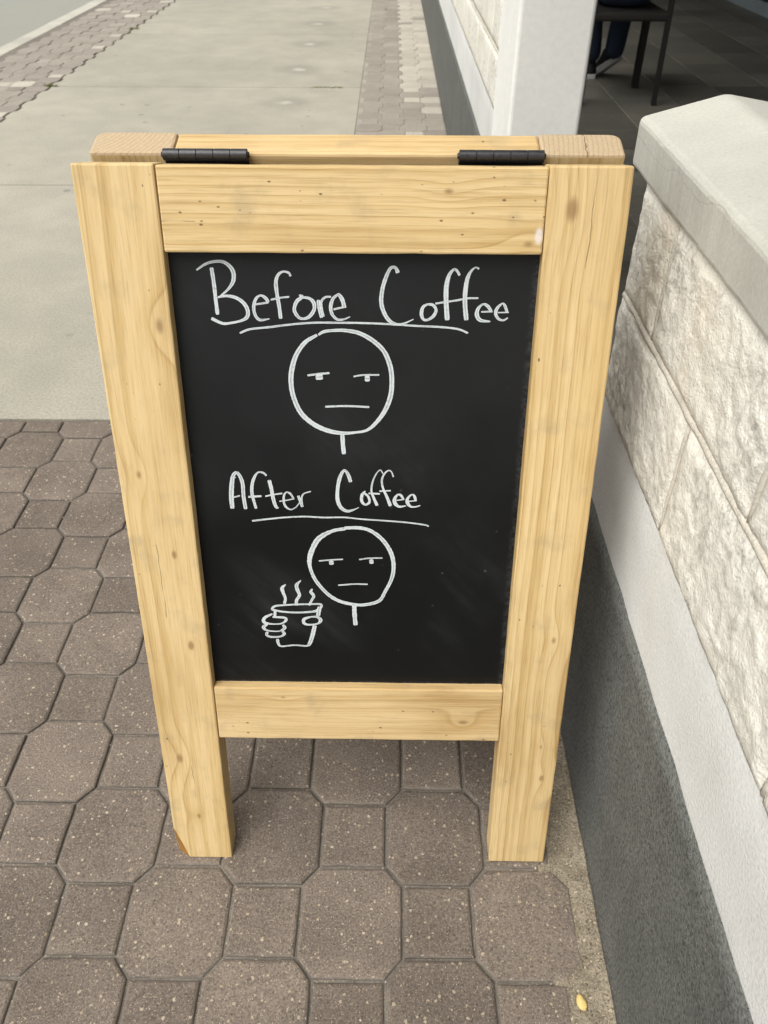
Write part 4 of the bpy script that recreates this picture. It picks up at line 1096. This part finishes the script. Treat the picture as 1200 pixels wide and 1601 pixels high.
for gname, strokes in groups.items():
    vs, fs, uvs = [], [], []
    for pts in strokes:
        count += 1
        c = catmull(pts)
        m = len(c)
        # rounded, slightly raked pen ends
        L = [0.0]
        for i in range(1, m): L.append(L[-1]+math.hypot(c[i][0]-c[i-1][0], c[i][1]-c[i-1][1]))
        tot = L[-1]; u0 = rs.random()*50; b = len(vs)
        # resample denser towards the ends
        ss = [0.0]
        w_end0 = max(c[0][2], 1.0)*0.5; w_end1 = max(c[-1][2], 1.0)*0.5
        samples = sorted(set([0, w_end0*0.12, w_end0*0.4, w_end0*0.8] + [tot-w_end1*q for q in (0.8, 0.4, 0.12)] + L))
        samples = [s for s in samples if 0 <= s <= tot+1e-6]
        prevn = None; first = True
        for s in samples:
            j = 0
            while j < m-2 and L[j+1] < s: j += 1
            t = (s-L[j])/max(L[j+1]-L[j], 1e-6)
            x, z, w = (c[j][k]+(c[j+1][k]-c[j][k])*t for k in range(3))
            tx, tz = c[j+1][0]-c[j][0], c[j+1][1]-c[j][1]
            l = math.hypot(tx, tz) or 1.0
            nx, nz = -tz/l, tx/l
            w = max(w, 0.8)
            e0 = min(1.0, s/max(w*0.45, 1e-6)); e1 = min(1.0, (tot-s)/max(w*0.45, 1e-6))
            k0 = 0.62+0.38*math.sqrt(max(0.0, 1-(1-e0)**2)); k1 = 0.62+0.38*math.sqrt(max(0.0, 1-(1-e1)**2))
            hw = 0.47*w*k0*k1*(1.0+0.12*noise.noise(Vector((s*0.45, u0, 0))))
            y = REC - 0.00016 - 0.000012*count - 0.00001*(s/max(tot, 1e-6))
            vs.append((x/1000+nx*hw/1000, y, z/1000+nz*hw/1000)); vs.append((x/1000-nx*hw/1000, y, z/1000-nz*hw/1000))
            uvs += [(u0+s/1000, 0.0), (u0+s/1000, 1.0)]
        k = (len(vs)-b)//2
        for i in range(k-1):
            fs.append((b+2*i, b+2*i+1, b+2*i+3, b+2*i+2))
    o = mesh_obj(gname.rsplit('_', 1)[0], vs, fs, INK, panel)
    ul = o.data.uv_layers.new(name='UVMap')
    for lp in o.data.loops: ul.data[lp.index].uv = uvs[lp.vertex_index]

# back frame, leaning the other way
L2 = 0.9960
Y2 = 0.885 - 0.58832 + math.sin(LEAN)*L2
BX = 0.003
rd = lambda e: all(abs(v.co.z-L2) < 1e-6 for v in e.verts) and False
def back_stile(x0, x1, outer):
    def rnd(e):
        a, b = e.verts[0].co, e.verts[1].co
        return abs(a.x-outer) < 1e-6 and abs(b.x-outer) < 1e-6 and abs(a.y-b.y) < 1e-6 and a.y > 0.02
    return frame_piece('back_stile', x0, x1, 0, 0.043, 0.0, L2, W_KS, LEAN, loc=(BX, Y2, 0), end=ENDG, slope=-sl if False else 0.0, rnd=rnd, bev=0.003)
bs = [back_stile(-HW, -XI+0.004, -HW), back_stile(XI-0.004, HW, HW)]
frame_piece('back_top_rail', -XI+0.0046, XI-0.0046, 0.0008, 0.0420, L2-0.089, L2-0.0008, W_K, LEAN, loc=(BX, Y2, 0), bev=0.003)
frame_piece('back_bottom_rail', -XI+0.0046, XI-0.0046, 0.0008, 0.0395, 0.235, 0.324, W_K, LEAN, loc=(BX, Y2, 0), bev=0.003)
bp = box('back_panel', -XI-0.002, XI+0.002, 0.014, 0.022, 0.316, 0.905, SLATE, sign); bp.rotation_euler = (LEAN, 0, 0); bp.location = (BX, Y2, 0)

# butt hinges on top
def hinge(cx):
    h = empty('hinge', (cx, 0.2905, 0.9655), sign)
    R = 0.0061; ln = 0.090; bm = bmesh.new(); nseg = 5; prof = []
    for k in range(nseg):
        a = -ln/2 + ln*k/nseg; b = a + ln/nseg
        prof += [(a+0.0001, R*0.90), (a+0.0006, R), (b-0.0006, R), (b-0.0001, R*0.90)]
    n = 18; rings = []
    for x, r in prof:
        rings.append([bm.verts.new((x, r*math.cos(2*math.pi*q/n), r*math.sin(2*math.pi*q/n))) for q in range(n)])
    for i in range(len(rings)-1):
        for q in range(n): bm.faces.new((rings[i][q], rings[i+1][q], rings[i+1][(q+1)%n], rings[i][(q+1)%n]))
    bm.faces.new(rings[0]); bm.faces.new(rings[-1][::-1])
    bmesh.ops.recalc_face_normals(bm, faces=bm.faces)
    bo = bm_obj('barrel', bm, METAL, h, True); bo.data.set_sharp_from_angle(angle=R_(28))
    for s in (-1, 1):
        bm = bmesh.new(); bm_tube(bm, [(s*(ln/2-0.001), 0, 0), (s*(ln/2+0.0018), 0, 0)], [R*0.6, R*0.45], 12)
        bm_obj('pin_end', bm, METAL, h, True)
    l1 = box('leaf', -ln/2, ln/2, -0.0060, -0.0042, -0.040, -0.0100, METAL, h, 0.0005); l1.rotation_euler = (-LEAN, 0, 0); l1.location = (0, -0.001, 0.0)
    l2 = box('leaf', -ln/2, ln/2, 0.0016, 0.0034, -0.040, -0.003, METAL, h, 0.0005); l2.rotation_euler = (LEAN, 0, 0)
hinge(-0.199+0.04156); hinge(0.1155+0.04156)
